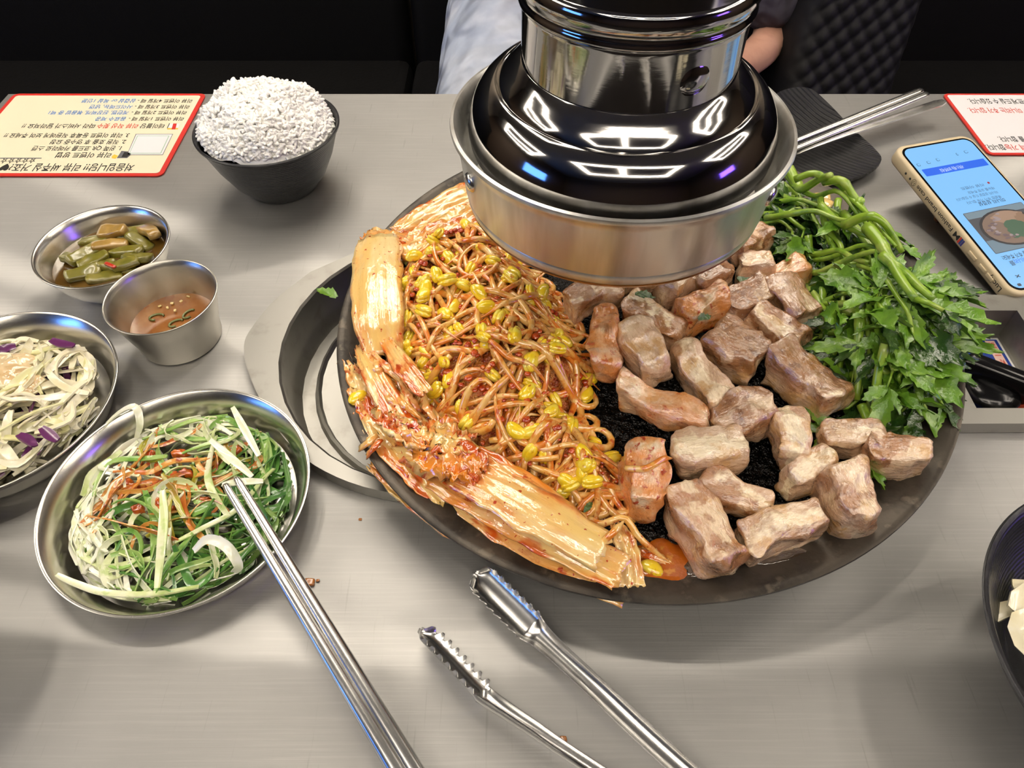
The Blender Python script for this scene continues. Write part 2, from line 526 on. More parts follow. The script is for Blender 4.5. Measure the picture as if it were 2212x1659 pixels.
for k in range(4):
    a = math.radians(45 + 90 * k); c, s = math.cos(a), math.sin(a)
    pr = [V((PC.x + c * r, PC.y + s * r, z + (0.04 * c * r + 0.04 * s * r) * (z > 0))) for r, z in ((0.105, -0.026), (0.105, 0.02), (0.10, 0.030), (0.05, 0.0305))]
    obj('pan_support', mesh('pan_support', *tube(pr, 0.003, 8)), m_blackgloss, sv)
# control well
PZ = -0.015
vs = [(x, y, FZ) for x, y in rect] + [(x, y, PZ) for x, y in rect]
fs = [((i + 1) % 4, i, 4 + i, 4 + (i + 1) % 4) for i in range(4)] + [(4, 5, 6, 7)]
obj('control_well', mesh('control_well', vs, fs, smooth=False), m_steel_d, sv)
m_sticker = Mat('sticker_blue', (32, 62, 150), 0.35)
m_swhite = Mat('sticker_white', (228, 226, 222), 0.4)
m_spink = Mat('sticker_pale_pink', (232, 196, 184), 0.4)
m_sred = Mat('sticker_red', (206, 78, 48), 0.4)
m_pblack = Mat('print_black', (24, 24, 24), 0.5)
sw = obj('sticker', mesh('sticker', *box(PX0 + 0.002, PX1 - 0.003, PY0 + 0.001, PY1 - 0.004, PZ + 0.0002, PZ + 0.0006), smooth=False), m_swhite, sv)
obj('sticker_field', mesh('sticker_field', *box(PX0 + 0.003, PX1 - 0.005, PY0 + 0.002, PY1 - 0.006, PZ + 0.0007, PZ + 0.0010), smooth=False), m_sticker, sw)
obj('warning_strip', mesh('warning_strip', *box(PX1 - 0.0145, PX1 - 0.0075, PY0 + 0.044, PY1 - 0.0075, PZ + 0.0011, PZ + 0.0013), smooth=False), m_spink, sw)
T180 = Matrix.Rotation(math.pi, 4, 'Z')
kc = at(2143, 838, -0.006); kc = V((kc.x, kc.y, PZ))
vf = lathe([(0, 0.0012), (0.0235, 0.0012), (0.0235, 0.0014), (0, 0.0014)], 40)
obj('flame_dial', mesh('flame_dial', *vf), m_sred, sw, loc=(kc.x + 0.004, kc.y - 0.004, PZ))
text('sticker_print', '점화 방법', sw, m_swhite, Matrix.Translation((PX1 - 0.0165, PY1 - 0.0175, PZ + 0.0014)) @ T180, 0.0135, 0.0038)
text('warning_print', '화기 주의', sw, m_sred, Matrix.Translation((PX1 - 0.0110, PY1 - 0.009, PZ + 0.0015)) @ Matrix.Rotation(-math.pi / 2, 4, 'Z'), 0.030, 0.0042)
kn = obj('knob', mesh('knob', *lathe([(0, 0.0), (0.0190, 0.0), (0.0195, 0.002), (0.0195, 0.007), (0.0180, 0.0095), (0.0135, 0.0125), (0.0085, 0.0135), (0, 0.0138)], 48), sharp=50), m_blackgloss, sv, loc=(kc.x, kc.y, PZ + 0.0015))
gv = rbox(0.047, 0.0125, 0.0215, 0.0055, 5)
gm = Matrix.Rotation(math.radians(-33), 4, 'Z') @ Matrix.Translation((0.0, 0.0035, 0.003))
obj('knob_grip', mesh('knob_grip', *xf(gv, gm), sharp=50), m_blackgloss, kn)

# ------------------------------------------------------------------ exhaust hood
HX, HY = 0.0555, 0.337
hd = thing('exhaust_hood', 'shiny steel exhaust hood on a pipe hanging over the pan', 'hood', (HX, HY, 0))
obj('drip_pan', mesh('drip_pan', *lathe([(0.066, 0.1365), (0.0735, 0.1345), (0.0785, 0.1345), (0.0800, 0.1365), (0.0806, 0.1405), (0.0803, 0.1412), (0.0809, 0.1420),
     (0.0838, 0.1700), (0.0846, 0.1735), (0.0862, 0.1750), (0.0872, 0.1765), (0.0868, 0.1782), (0.0852, 0.1786), (0.0838, 0.1772), (0.0828, 0.1730), (0.0800, 0.1450), (0.0770, 0.1380), (0.0660, 0.1385)], 128, True), sharp=50), m_drip, hd)
obj('tinted_lip', mesh('tinted_lip', *lathe([(0.0640, 0.1335), (0.0735, 0.1318), (0.0780, 0.1325), (0.0795, 0.1345), (0.0700, 0.1346), (0.0640, 0.1352)], 96, True), sharp=50), m_amber, hd)
obj('bell', mesh('bell', *lathe([(0.0700, 0.1500), (0.0740, 0.1640), (0.0766, 0.1670), (0.0772, 0.1690), (0.0770, 0.1712), (0.0777, 0.1722), (0.0779, 0.1745), (0.0776, 0.1780), (0.0766, 0.1825), (0.0745, 0.1875), (0.0712, 0.1925), (0.0680, 0.1955),
     (0.0652, 0.1972), (0.0640, 0.1974), (0.0635, 0.1966), (0.0628, 0.1964), (0.0622, 0.1974), (0.0608, 0.1994), (0.0585, 0.2018), (0.0562, 0.2042), (0.0538, 0.2066), (0.0518, 0.2080), (0.0510, 0.2084), (0.0495, 0.2084), (0.050, 0.19), (0.066, 0.165)], 128, True), sharp=55), m_chrome, hd)
obj('duct_collar', mesh('duct_collar', *lathe([(0.0500, 0.2070), (0.0512, 0.2072), (0.0514, 0.2320), (0.0517, 0.2330), (0.0517, 0.2345), (0.0500, 0.2345)], 128, True), sharp=40), m_chrome, hd)
obj('duct_bead', mesh('duct_bead', *lathe([(0.0500, 0.2340), (0.0517, 0.2342), (0.0528, 0.2352), (0.0532, 0.2366), (0.0526, 0.2380), (0.0520, 0.2390), (0.0527, 0.2408), (0.0537, 0.2430), (0.0540, 0.2455), (0.0534, 0.2480), (0.0522, 0.2496), (0.0500, 0.2500)], 128, True), sharp=60), m_chrome, hd)
obj('duct_pipe', mesh('duct_pipe', *lathe([(0.0500, 0.2490), (0.0520, 0.2495), (0.0520, 1.74), (0.0500, 1.74)], 96, True), sharp=60), m_chrome, hd)
def on_hood(ang, r, z): return V((r * math.cos(ang), r * math.sin(ang), z))
for ang in (math.radians(203), math.radians(-32)):
    p = on_hood(ang, 0.0826, 0.161)
    q = V((math.cos(ang), math.sin(ang), -0.1)).to_track_quat('Z', 'Y').to_matrix().to_4x4()
    obj('rivet', mesh('rivet', *lathe([(0.0052, -0.001), (0.0050, 0.0008), (0.0035, 0.0022), (0.0, 0.0028)], 24)), m_steel, hd, mtx=Matrix.Translation(p) @ q)
ang = math.radians(-65)
q = V((math.cos(ang), math.sin(ang), 0)).to_track_quat('Z', 'Y').to_matrix().to_4x4()
obj('damper_boss', mesh('damper_boss', *lathe([(0.0080, -0.0012), (0.0070, -0.0002), (0.0050, 0.0004), (0.0025, 0.0008), (0.0, 0.0009)], 32)), m_chrome, hd, mtx=Matrix.Translation(on_hood(ang, 0.0513, 0.2205)) @ q)

# ------------------------------------------------------------------ the round pan (sits slightly tilted)
PU = V((1, 0, 0.04)).normalized()
PVv = V((0, 1, 0.04)); PVv = (PVv - PU * PVv.dot(PU)).normalized()
PN = PU.cross(PVv)
PO = V((PC.x, PC.y, 0.0370))
PM = Matrix(((PU.x, PVv.x, PN.x, PO.x), (PU.y, PVv.y, PN.y, PO.y), (PU.z, PVv.z, PN.z, PO.z), (0, 0, 0, 1)))
PMI = PM.inverted()
def pan(u, v, h=0.0): return PO + PU * u + PVv * v + PN * h
def atp(px, py, h=0.0):
    """pixel to pan coordinates (u, v) at height h above the pan floor"""
    a, b = at(px, py, 0.2), at(px, py, 0.0)
    d = b - a; o = PO + PN * h
    t = (o - a).dot(PN) / d.dot(PN)
    q = PMI @ (a + d * t)
    return q.x, q.y
m_pan = Mat('seasoned_iron', (78, 71, 62), 0.36, 0.5, spec=0.5)
m_pan.spots((40, 36, 32), 45, 0.42, 0.62, 0.8, rnd=False)
m_pan.spots((120, 110, 96), 90, 0.55, 0.70, 0.6, rnd=False, stretch=(1, 1, 1))
tc = m_pan.n('ShaderNodeTexCoord'); ln = m_pan.n('ShaderNodeVectorMath', operation='LENGTH')
fl2 = m_pan.n('ShaderNodeVectorMath', operation='MULTIPLY'); fl2.inputs[1].default_value = (1, 1, 0)
m_pan.link(tc.outputs['Object'], fl2.inputs[0]); m_pan.link(fl2.outputs[0], ln.inputs[0])
oil = m_pan.ramp(ln.outputs['Value'], 0.165, 0.145)
oiln = m_pan.mul(oil, m_pan.noise(25, lo=0.2, hi=0.5, rnd=False))
m_pan.over((13, 12, 11), oil)
m_pan.rough_by(oil, 0.42, 0.07)
hb = m_pan.mul(m_pan.noise(170, lo=0.3, hi=0.75, rnd=False, detail=3), oil)
m_pan.bump(hb, 0.9, 0.0030)
m_pan.nbump(300, 0.15, 0.0005, rnd=False)
pn = thing('round_griddle_pan', 'large round black iron griddle pan heaped with food', 'pan', mtx=PM)
obj('pan_body', mesh('pan_body', *lathe([(0, 0), (0.08, 0), (0.150, 0.0), (0.158, 0.0008), (0.168, 0.004), (0.180, 0.0085), (0.1875, 0.0116), (0.1905, 0.0126), (0.1922, 0.0122), (0.1925, 0.0108), (0.1915, 0.0092),
     (0.180, 0.0045), (0.165, -0.0015), (0.155, -0.0040), (0, -0.0040)], 160), sharp=60), m_pan, pn)

# ------------------------------------------------------------------ menu cards (printed upside down for the diner opposite)
m_cream = Mat('cream_card', (226, 219, 190), .45); m_white = Mat('white_card', (224, 222, 224), .45)
m_redc = Mat('red_card_edge', (206, 48, 38), .45)
m_ptxt = Mat('print_black_ink', (32, 30, 28), .6); m_pblue = Mat('print_blue_ink', (70, 130, 200), .6); m_pred = Mat('print_red_ink', (212, 66, 48), .6)
m_pgreen = Mat('print_green_ink', (150, 186, 160), .6); m_pyel = Mat('print_yellow_ink', (226, 186, 60), .6); m_pgrey = Mat('print_grey_ink', (96, 96, 100), .6)
def rrect(x0, x1, y0, y1, r, n=5):
    out = []
    for cx, cy, a0 in ((x1 - r, y1 - r, 0), (x0 + r, y1 - r, 90), (x0 + r, y0 + r, 180), (x1 - r, y0 + r, 270)):
        for i in range(n + 1):
            a = math.radians(a0 + 90 * i / n); out.append((cx + r * math.cos(a), cy + r * math.sin(a)))
    return out
def card(x0, x1, y0, y1, face, label, b=.0042):
    t = thing('menu_card', label, 'menu card', ((x0 + x1) / 2, (y0 + y1) / 2, 0.0003))
    cx, cy = t.location.x, t.location.y
    obj('card_board', mesh('card_board', *prism(rrect(x0 - cx, x1 - cx, y0 - cy, y1 - cy, .006), 0, .0011), smooth=False), m_redc, t)
    obj('card_face', mesh('card_face', *prism(rrect(x0 + b - cx, x1 - b - cx, y0 + b - cy, y1 - b - cy, .003), .00111, .0013), smooth=False), face, t)
    return t, (cx, cy)
CZ = .0017
def card_text(t, o, s, x0, x1, py, hpx, mat):
    a, b = at(x0, py, CZ), at(x1, py, CZ)
    h = at((x0 + x1) / 2, py - hpx / 2, CZ).y - at((x0 + x1) / 2, py + hpx / 2, CZ).y
    return text('printed_line', s, t, mat, Matrix.Translation((a.x - o[0], a.y - o[1], .00145)) @ T180, (a - b).length, h)
A, B = at(440, 204), at(360, 383)
lc, lo = card(at(38, 203).x - .002, (A.x + B.x) / 2, B.y, A.y - .001, m_cream, 'cream menu card with red border printed upside down at the left')
def cl(s, X0, X1, Y, H, mat, **k): card_text(lc, lo, s, X0 / 4.9156, X1 / 4.9156, 190 + Y / 4.9156, H / 4.9156, mat, **k)
cl('처음입니당!! 리뷰 써주실 거죠?', 1420, 105, 842, 78, m_ptxt)
cl('♥', 100, 4, 842, 60, m_ptxt)
cl('☆☆☆☆☆', 378, 8, 772, 52, m_ptxt)
cl('리뷰 이벤트 방법', 1180, 600, 712, 56, m_ptxt)
cl('1. 왼쪽 QR 코드를 카메라로 스캔', 1285, 345, 641, 50, m_ptxt)
cl('2. 직원 호출 후 영수증 요청', 1335, 540, 572, 48, m_ptxt)
cl('3. 리뷰 이벤트 등록후 직원에게 보여 주세요 !!', 1370, 50, 503, 48, m_ptxt)
cl('테이블당', 1745, 1490, 403, 48, m_ptxt); cl('리뷰 작성 횟수', 1465, 1035, 403, 48, m_pred); cl('따라 서비스가 달라져요 !!', 1010, 240, 403, 48, m_ptxt)
for y, x0, x1, s, b0, b1, bs in ((328, 1950, 1365, '리뷰 이벤트 1개일 때 -', 1335, 1015, '음료수 제공'), (262, 1980, 1395, '리뷰 이벤트 2개일 때 -', 1365, 520, '계란찜, 된장찌개, 볶음밥 중 택1'),
                               (200, 2010, 1430, '리뷰 이벤트 3개일 때 -', 1405, 955, '사이드메뉴, 냉면'), (137, 2040, 1460, '리뷰 이벤트 4개일 때 -', 1440, 870, '삼겹살 or 목살 1인분')):
    cl(s, x0, x1, y, 40, m_ptxt); cl(bs, b0, b1, y, 40, m_pblue)
def flat(parent, o, name, pts, mat, z=.00142):
    vs = [(p.x - o[0], p.y - o[1], z) for p in pts]
    return obj(name, mesh(name, vs, [tuple(range(len(vs)))], smooth=False), mat, parent)
def cpt(X, Y): return at(X / 4.9156, 190 + Y / 4.9156, CZ)
flat(lc, lo, 'printed_rule', [cpt(0, 750), cpt(440, 750), cpt(443, 741), cpt(0, 741)], m_pgrey)
flat(lc, lo, 'code_frame', [cpt(1345, 712), cpt(1730, 712), cpt(1838, 488), cpt(1442, 488)], m_pgrey)
flat(lc, lo, 'code_frame_white', [cpt(1353, 707), cpt(1726, 707), cpt(1830, 493), cpt(1448, 493)], m_white, .00148)
flat(lc, lo, 'code_frame_green', [cpt(1372, 697), cpt(1710, 697), cpt(1800, 507), cpt(1458, 507)], m_pgreen, .00154)
flat(lc, lo, 'code_frame_inner', [cpt(1380, 692), cpt(1704, 692), cpt(1790, 512), cpt(1464, 512)], m_white, .0016)
flat(lc, lo, 'phone_icon', [cpt(1240, 745), cpt(1350, 745), cpt(1425, 680), cpt(1290, 668)], m_pgrey)
flat(lc, lo, 'phone_icon_screen', [cpt(1290, 735), cpt(1345, 738), cpt(1400, 690), cpt(1320, 680)], m_ptxt, .00148)
flat(lc, lo, 'spark_icon', [cpt(1185, 745), cpt(1225, 752), cpt(1255, 720), cpt(1215, 705), cpt(1190, 722)], m_pyel)
flat(lc, lo, 'gift_icon', [cpt(1775, 425), cpt(1890, 425), cpt(1915, 378), cpt(1800, 378)], m_white)
flat(lc, lo, 'gift_icon_band', [cpt(1822, 440), cpt(1862, 440), cpt(1878, 378), cpt(1840, 378)], m_redc, .00148)
flat(lc, lo, 'gift_icon_base', [cpt(1775, 440), cpt(1888, 440), cpt(1892, 425), cpt(1780, 425)], m_pyel, .00145)
flat(lc, lo, 'gift_icon_edge', [cpt(1772, 428), cpt(1780, 428), cpt(1805, 376), cpt(1797, 376)], m_ptxt, .0015)

A, B = at(2034, 204), at(2133, 337)
rc, ro = card((A.x + B.x) / 2, (A.x + B.x) / 2 + .19, B.y, A.y - .001, m_white, 'white menu card with red border printed upside down at the right', .0030)
def crd(s, X0, X1, Y, H, mat): card_text(rc, ro, s, 1920 + X0 / 7.541, 1920 + X1 / 7.541, 180 + Y / 7.541, H / 7.541, mat)
crd('드실 수 있습니다.', 1985, 1300, 292, 82, m_ptxt); crd('푸르게', 2290, 2010, 292, 82, m_ptxt)
crd('미나리는 추가 입니다.', 2155, 1300, 440, 82, m_pred)
crd('를 합니다.', 2210, 1790, 908, 84, m_ptxt)
crd('합니다.', 1888, 1590, 1040, 88, m_ptxt); crd('격 가능', 2230, 1895, 1040, 88, m_pred)

# ------------------------------------------------------------------ phone, propped on its ring
PHM = Matrix.Translation((.32095, .52562, .0395)) @ Matrix.Rotation(.3122, 4, 'Z') @ Matrix.Rotation(.1773, 4, 'X') @ Matrix.Rotation(.035, 4, 'Y')
PHI = PHM.inverted()
ph = thing('smartphone', 'smartphone in a beige case with a lit blue screen, propped on a ring', 'phone', mtx=PHM)
SWd, SLn = .0685, .149
m_case = Mat('beige_silicone_case', (208, 190, 156), .5); m_bezel = Mat('black_bezel', (10, 10, 12), .12)
m_screen = emit('lit_screen_blue', (128, 194, 250), .95); m_bar = emit('lit_bar_blue', (22, 104, 240), .9)
m_stxt = emit('lit_text_grey', (84, 128, 172), .7); m_sdark = emit('lit_text_dark', (30, 48, 80), .6); m_swt = emit('lit_text_white', (210, 230, 255), .9)
ccx, ccy = SWd / 2, -SLn / 2
obj('case', mesh('case', *xf(rbox(SWd + .010, SLn + .011, .0108, .0105, 8), Matrix.Translation((ccx, ccy, -.0102))), sharp=60), m_case, ph)
obj('bezel', mesh('bezel', *prism(rrect(-.0018, SWd + .0018, -SLn - .0018, .0018, .0085, 7), .0002, .0008), smooth=False), m_bezel, ph)
sc = obj('screen', mesh('screen', *prism(rrect(0, SWd, -SLn, 0, .0072, 7), .0004, .0010), smooth=False), m_screen, ph)
def php(X, Y):
    px, py = 1920 + X / 4.483, 290 + Y / 4.483
    a, b = at(px, py, .2), at(px, py, 0.0)
    a, b = PHI @ a, PHI @ b
    t = a.z / (a.z - b.z); q = a + (b - a) * t
    return q.x, q.y
def srect(name, x0, x1, y0, y1, mat, z=.0012, r=.0006):
    return obj(name, mesh(name, *prism(rrect(x0, x1, y0, y1, r, 3), z - .0001, z), smooth=False), mat, sc)
def stext(s, p0, p1, h, mat):
    a, b = php(*p0), php(*p1)
    return text('screen_text', s, sc, mat, Matrix.Translation((max(a[0], b[0]), (a[1] + b[1]) / 2, .0016)) @ T180, abs(a[0] - b[0]), h)
a, b = php(328, 380), php(860, 300)
srect('screen_banner', .0030, SWd - .0030, php(622, 372)[1], php(580, 305)[1], m_bar, .0013)
stext('서비스 메뉴 보여주세요', (705, 320), (490, 372), .0040, m_swt)
for (x, y, w) in ((280, 308, .003), (376, 285, .003), (466, 258, .003), (652, 205, .0016), (738, 182, .0034)):
    q = php(x, y); srect('screen_icon', q[0] - w / 2, q[0] + w / 2, q[1] - .0015, q[1] + .0015, m_stxt, .0013, .0007)
    srect('screen_icon_inner', q[0] - w / 2 + .0004, q[0] + w / 2 - .0004, q[1] - .0011, q[1] + .0011, m_screen, .0015, .0005)
stext('리뷰 이벤트', (900, 495), (690, 550), .0030, m_stxt)
stext('메뉴를 요청 주세요', (1000, 525), (760, 590), .0028, m_stxt)
stext('미나리 삼겹살 드실 수 있습니다', (1030, 562), (650, 660), .0028, m_stxt)
stext('볶음밥 추가 가능 합니다', (1065, 605), (750, 690), .0028, m_stxt)
stext('미나리 삼겹살', (1100, 635), (865, 700), .0040, m_sdark)
q = php(955, 482); srect('screen_badge', q[0] - .001, q[0] + .001, q[1] - .001, q[1] + .001, emit('lit_red', (190, 40, 60), .7), .0014)
p0, p1, p2 = php(720, 800), php(1160, 668), php(1050, 1165)
m_picbg = emit('lit_picture_grey', (84, 84, 90), .7)
pic = srect('screen_picture', min(p0[0], p2[0]), SWd - .0035, p2[1], (p0[1] + p1[1]) / 2, m_picbg, .0013, .001)
X0, X1, Y0, Y1 = min(p0[0], p2[0]), SWd - .0035, p2[1], (p0[1] + p1[1]) / 2
def sellipse(name, cx, cy, rx, ry, mat, z, n=26, wob=.0, sd=0):
    vs = []
    for i in range(n):
        a = 6.2832 * i / n; w = 1 + wob * mn.noise(V((math.cos(a) * 2, math.sin(a) * 2, sd)))
        vs.append((cx + rx * w * math.cos(a), cy + ry * w * math.sin(a), z))
    return obj(name, mesh(name, vs, [tuple(range(n))], smooth=False), mat, sc)
w_, h_ = X1 - X0, Y1 - Y0
srect('picture_table', X0 + .0005, X1 - .0005, Y0 + .0005, Y0 + h_ * .30, emit('lit_pic_table', (126, 150, 164), .7), .0014)
srect('picture_table', X0 + .0005, X1 - .0005, Y1 - h_ * .16, Y1 - .0005, emit('lit_pic_table2', (136, 158, 170), .7), .0014)
sellipse('picture_pan', X0 + w_ * .52, Y0 + h_ * .50, w_ * .46, h_ * .43, emit('lit_pic_pan', (44, 40, 44), .7), .0016)
sellipse('picture_food', X0 + w_ * .52, Y0 + h_ * .50, w_ * .42, h_ * .39, emit('lit_pic_brown', (150, 122, 104), .7), .0017)
sellipse('picture_kimchi', X0 + w_ * .60, Y0 + h_ * .74, w_ * .26, h_ * .14, emit('lit_pic_kimchi', (186, 150, 124), .7), .0018, wob=.4)
sellipse('picture_sprouts', X0 + w_ * .80, Y0 + h_ * .55, w_ * .12, h_ * .22, emit('lit_pic_sprouts', (164, 128, 100), .7), .0019, wob=.4, sd=3)
sellipse('picture_greens', X0 + w_ * .60, Y0 + h_ * .42, w_ * .18, h_ * .22, emit('lit_pic_greens', (78, 112, 84), .7), .0020, wob=.5, sd=5)
for i in range(26):
    a_, r_ = R.uniform(1.6, 4.9), R.uniform(.18, .36)
    sellipse('picture_meat', X0 + w_ * (.50 + r_ * math.cos(a_)), Y0 + h_ * (.50 + r_ * math.sin(a_)), w_ * R.uniform(.025, .05), h_ * R.uniform(.02, .035), R.choice([m_pic1, m_pic2]) if i else globals().setdefault('m_pic1', emit('lit_pic_meat', (180, 160, 158), .7)) and globals().setdefault('m_pic2', emit('lit_pic_meat2', (126, 104, 106), .7)), .0021, 9, .4, i)
stext('를 추가 주세요!', (1309, 1150), (1095, 1225), .0042, m_sdark)
stext('미나리', (1309, 1212), (1205, 1250), .0042, m_bar); stext('를', (1200, 1250), (1165, 1272), .0042, m_sdark)
q = php(1195, 1395); text('screen_text', '×', sc, m_sdark, Matrix.Translation((q[0] + .002, q[1], .0014)), .004, .005)
q = php(1252, 1468); srect('screen_icon', q[0] - .0016, q[0] + .0016, q[1] - .0012, q[1] + .0012, m_sdark, .0014, .0008)
# lettering and buttons on the long side of the case
SIDE = Matrix(((0, 0, -1, 0), (1, 0, 0, 0), (0, -1, 0, 0), (0, 0, 0, 1)))
def side(s, y, w, h, mat, name='case_print', x=-.00512, z=-.0048): return text(name, s, ph, mat, Matrix.Translation((x, y, z)) @ SIDE, w, h)
side('Fashion brand case', -.0835, .048, .0044, m_pblack)
side('M', -.0925, .006, .0058, m_pblack)
for i, c in enumerate(((214, 60, 50), (44, 70, 150), (60, 60, 140))):
    vs = [(-.00512, -.0945 - i * .0018 + d, z) for d, z in ((0, -.0076), (.0016, -.0076), (.0016, -.0020), (0, -.0020))]
    obj('case_stripe', mesh('case_stripe', vs, [(0, 1, 2, 3)], smooth=False), Mat('stripe', c, .5), ph)
side('Lucky', -.1440, .0145, .0052, m_pblack)
text('case_print', '☺', ph, m_pblack, Matrix.Translation((-.00512, -.0335, -.0048)) @ SIDE, .0048, .0050)
for y in (-.0200, -.0262):
    obj('speaker_hole', mesh('speaker_hole', *lathe([(0, 0), (.0010, 0), (.0010, .0003), (0, .0003)], 12)), m_pblack, ph, mtx=Matrix.Translation((-.00505, y, -.005)) @ Matrix.Rotation(-math.pi / 2, 4, 'Y'))
for y, l in ((-.110, .009), (-.1225, .0075), (-.1315, .0075)):
    obj('side_button', mesh('side_button', *xf(rbox(.0016, l, .0030, .0006, 2), Matrix.Translation((-.0052, y, -.0062)))), m_case, ph)
hc = PHM @ V((ccx, ccy, -.0105)); hz = hc.z
m_bronze = Mat('bronze_ring', (150, 104, 74), .25, 1.0)
rg = [V((ccx - .012 + .011 * math.cos(t * .35), ccy + .018, -.0105 - .009 + .009 * math.sin(t * .35))) for t in range(19)]
obj('ring_holder', mesh('ring_holder', *tube(rg, .0016, 8)), m_bronze, ph)

# ------------------------------------------------------------------ person across the table (mostly hidden by the hood), bag
def skin_mesh(name, verts, edges, radii, root=0, sub=2):
    me = bpy.data.meshes.new(name); me.from_pydata([tuple(v) for v in verts], edges, [])
    o = bpy.data.objects.new(name, me); COL.objects.link(o)
    md = o.modifiers.new('skin', 'SKIN'); md.use_smooth_shade = True
    for i, r in enumerate(radii):
        sv_ = me.skin_vertices[0].data[i]; sv_.radius = r if hasattr(r, '__len__') else (r, r); sv_.use_root = i == root
    ss = o.modifiers.new('sub', 'SUBSURF'); ss.levels = sub; ss.render_levels = sub
    dg = bpy.context.evaluated_depsgraph_get()
    out = bpy.data.meshes.new_from_object(o.evaluated_get(dg)); out.name = name
    bpy.data.objects.remove(o); bpy.data.meshes.remove(me)
    out.polygons.foreach_set('use_smooth', [True] * len(out.polygons))
    return out
m_skin = Mat('skin', (214, 164, 140), .5); m_skin.spots((196, 140, 118), 30, .45, .65, .5)
m_jeans = Mat('light_blue_denim', (176, 186, 206), .85, spec=.2); m_jeans.spots((200, 206, 220), 14, .4, .65, .8); m_jeans.spots((146, 160, 190), 8, .52, .7, .7, seed=3); m_jeans.nbump(16, .9, .03, rough=.3, detail=2)
m_shirt = Mat('grey_violet_shirt', (74, 70, 78), .85, spec=.2); m_shirt.nbump(18, .8, .02, detail=2)
m_hair = Mat('black_hair', (20, 17, 16), .45)
PX = .15
body_v = [(PX, 1.20, -.16), (PX, 1.23, -.02), (PX, 1.24, .14), (PX, 1.23, .28), (PX, 1.21, .36), (PX, 1.19, .42), (PX, 1.17, .49), (PX, 1.18, .56), (PX, 1.19, .60),
          (PX - .14, 1.15, -.17), (PX - .16, .95, -.18), (PX - .17, .71, -.19), (PX - .17, .66, -.40), (PX - .17, .67, -.66), (PX - .17, .57, -.69),
          (PX + .07, 1.16, -.19), (PX + .08, .95, -.20), (PX + .09, .71, -.20), (PX + .09, .66, -.40), (PX + .09, .67, -.66), (PX + .09, .57, -.69),
          (PX - .17, 1.23, .26), (PX - .22, 1.23, .18), (PX - .21, 1.19, .12), (PX - .10, 1.06, .11), (PX - .01, 1.02, .10),
          (PX + .17, 1.23, .26), (PX + .23, 1.21, .10), (.405, 1.12, -.135), (.355, 1.04, -.13), (.300, .97, -.115)]
body_e = [(0, 1), (1, 2), (2, 3), (3, 4), (4, 5), (5, 6), (6, 7), (7, 8), (0, 9), (9, 10), (10, 11), (11, 12), (12, 13), (13, 14), (0, 15), (15, 16), (16, 17), (17, 18), (18, 19), (19, 20),
          (3, 21), (21, 22), (22, 23), (23, 24), (24, 25), (3, 26), (26, 27), (27, 28), (28, 29), (29, 30)]
body_r = [(.13, .10), (.12, .09), (.13, .095), (.12, .085), .055, .055, (.075, .09), (.075, .09), .05, .08, .075, .06, .052, .04, .035, .08, .075, .06, .052, .04, .035, .06, .045, .04, .032, .027, .06, .045, .032, .026, .023]
pe = thing('person', 'seated person in a grey shirt and pale blue jeans with forearm resting on the lap', 'person', (0, 0, 0))
obj('body', skin_mesh('body', body_v, body_e, body_r), m_skin, pe)
for s in (-1, 1):      # hands with five fingers resting on the lap
    w = V((PX - .01, 1.02, .098)) if s < 0 else V((.300, .97, -.116)); f = V((-s * .8, -.6, -.02)).normalized(); sd = f.cross(V((0, 0, 1))).normalized() * s
    hv = [w, w + f * .05]; he = [(0, 1)]; hr = [(.026, .016), (.036, .013)]
    for k, (off, ln) in enumerate(((-.030, .072), (-.010, .082), (.010, .076), (.028, .060))):
        b0 = w + f * .075 + sd * off
        i0 = len(hv); hv += [b0, b0 + f * ln * .5 + V((0, 0, .004)), b0 + f * ln + V((0, 0, -.014))]; he += [(1, i0), (i0, i0 + 1), (i0 + 1, i0 + 2)]; hr += [.0095, .0088, .0075]
    i0 = len(hv); b0 = w + f * .02 - sd * .03
    hv += [b0, b0 + f * .035 - sd * .018, b0 + f * .06 - sd * .02]; he += [(0, i0), (i0, i0 + 1), (i0 + 1, i0 + 2)]; hr += [.012, .0105, .0085]
    obj('hand', skin_mesh('hand', hv, he, hr), m_skin, pe)
def leg_tube(s, x0, x1, x2, x3):
    path = spline([(x0, 1.30, -.15), (x1, 1.16, -.155), (x2, .95, -.175), (x3, .75, -.195), (x3, .665, -.26), (x3, .655, -.45), (x3, .665, -.66)], 34)
    rr = [.135 - .035 * sstep(i / 14) - .022 * sstep((i - 10) / 14) + .004 * mn.noise(V((i * .45, s, 0))) for i in range(34)]
    return tube(path, rr, 22)
jv = merge([leg_tube(-1, PX - .12, PX - .135, PX - .16, PX - .17), leg_tube(1, PX + .06, PX + .07, PX + .08, PX + .09), tube([(PX - .02, 1.25, -.24), (PX - .02, 1.25, -.14), (PX, 1.25, .0)], [.17, .19, .16], 26, flat=.75)])
obj('jeans', mesh('jeans', *jv), m_jeans, pe)
idx = [2, 1, 0, 3, 21, 22, 26, 27]; jm = {v: i for i, v in enumerate(idx)}
sv2 = [body_v[i] for i in idx] + [(PX - .213, 1.20, .14), (.398, 1.105, -.135), (PX, 1.22, .335)]
se2 = [(jm[a], jm[b]) for a, b in body_e if a in jm and b in jm] + [(5, 8), (7, 9), (3, 10)]
obj('t_shirt', skin_mesh('t_shirt', sv2, se2, [(.16, .12), (.155, .12), (.165, .13), (.15, .11), .085, .072, .085, .072, .068, .058, .075]), m_shirt, pe)
hv, hf = [], []
for a in range(9):
    th = math.pi * .56 * a / 8
    for b in range(20):
        phi = 6.2832 * b / 20
        hv.append((PX + .088 * math.sin(th) * math.cos(phi), 1.195 + .105 * math.sin(th) * math.sin(phi), .53 + .10 * math.cos(th)))
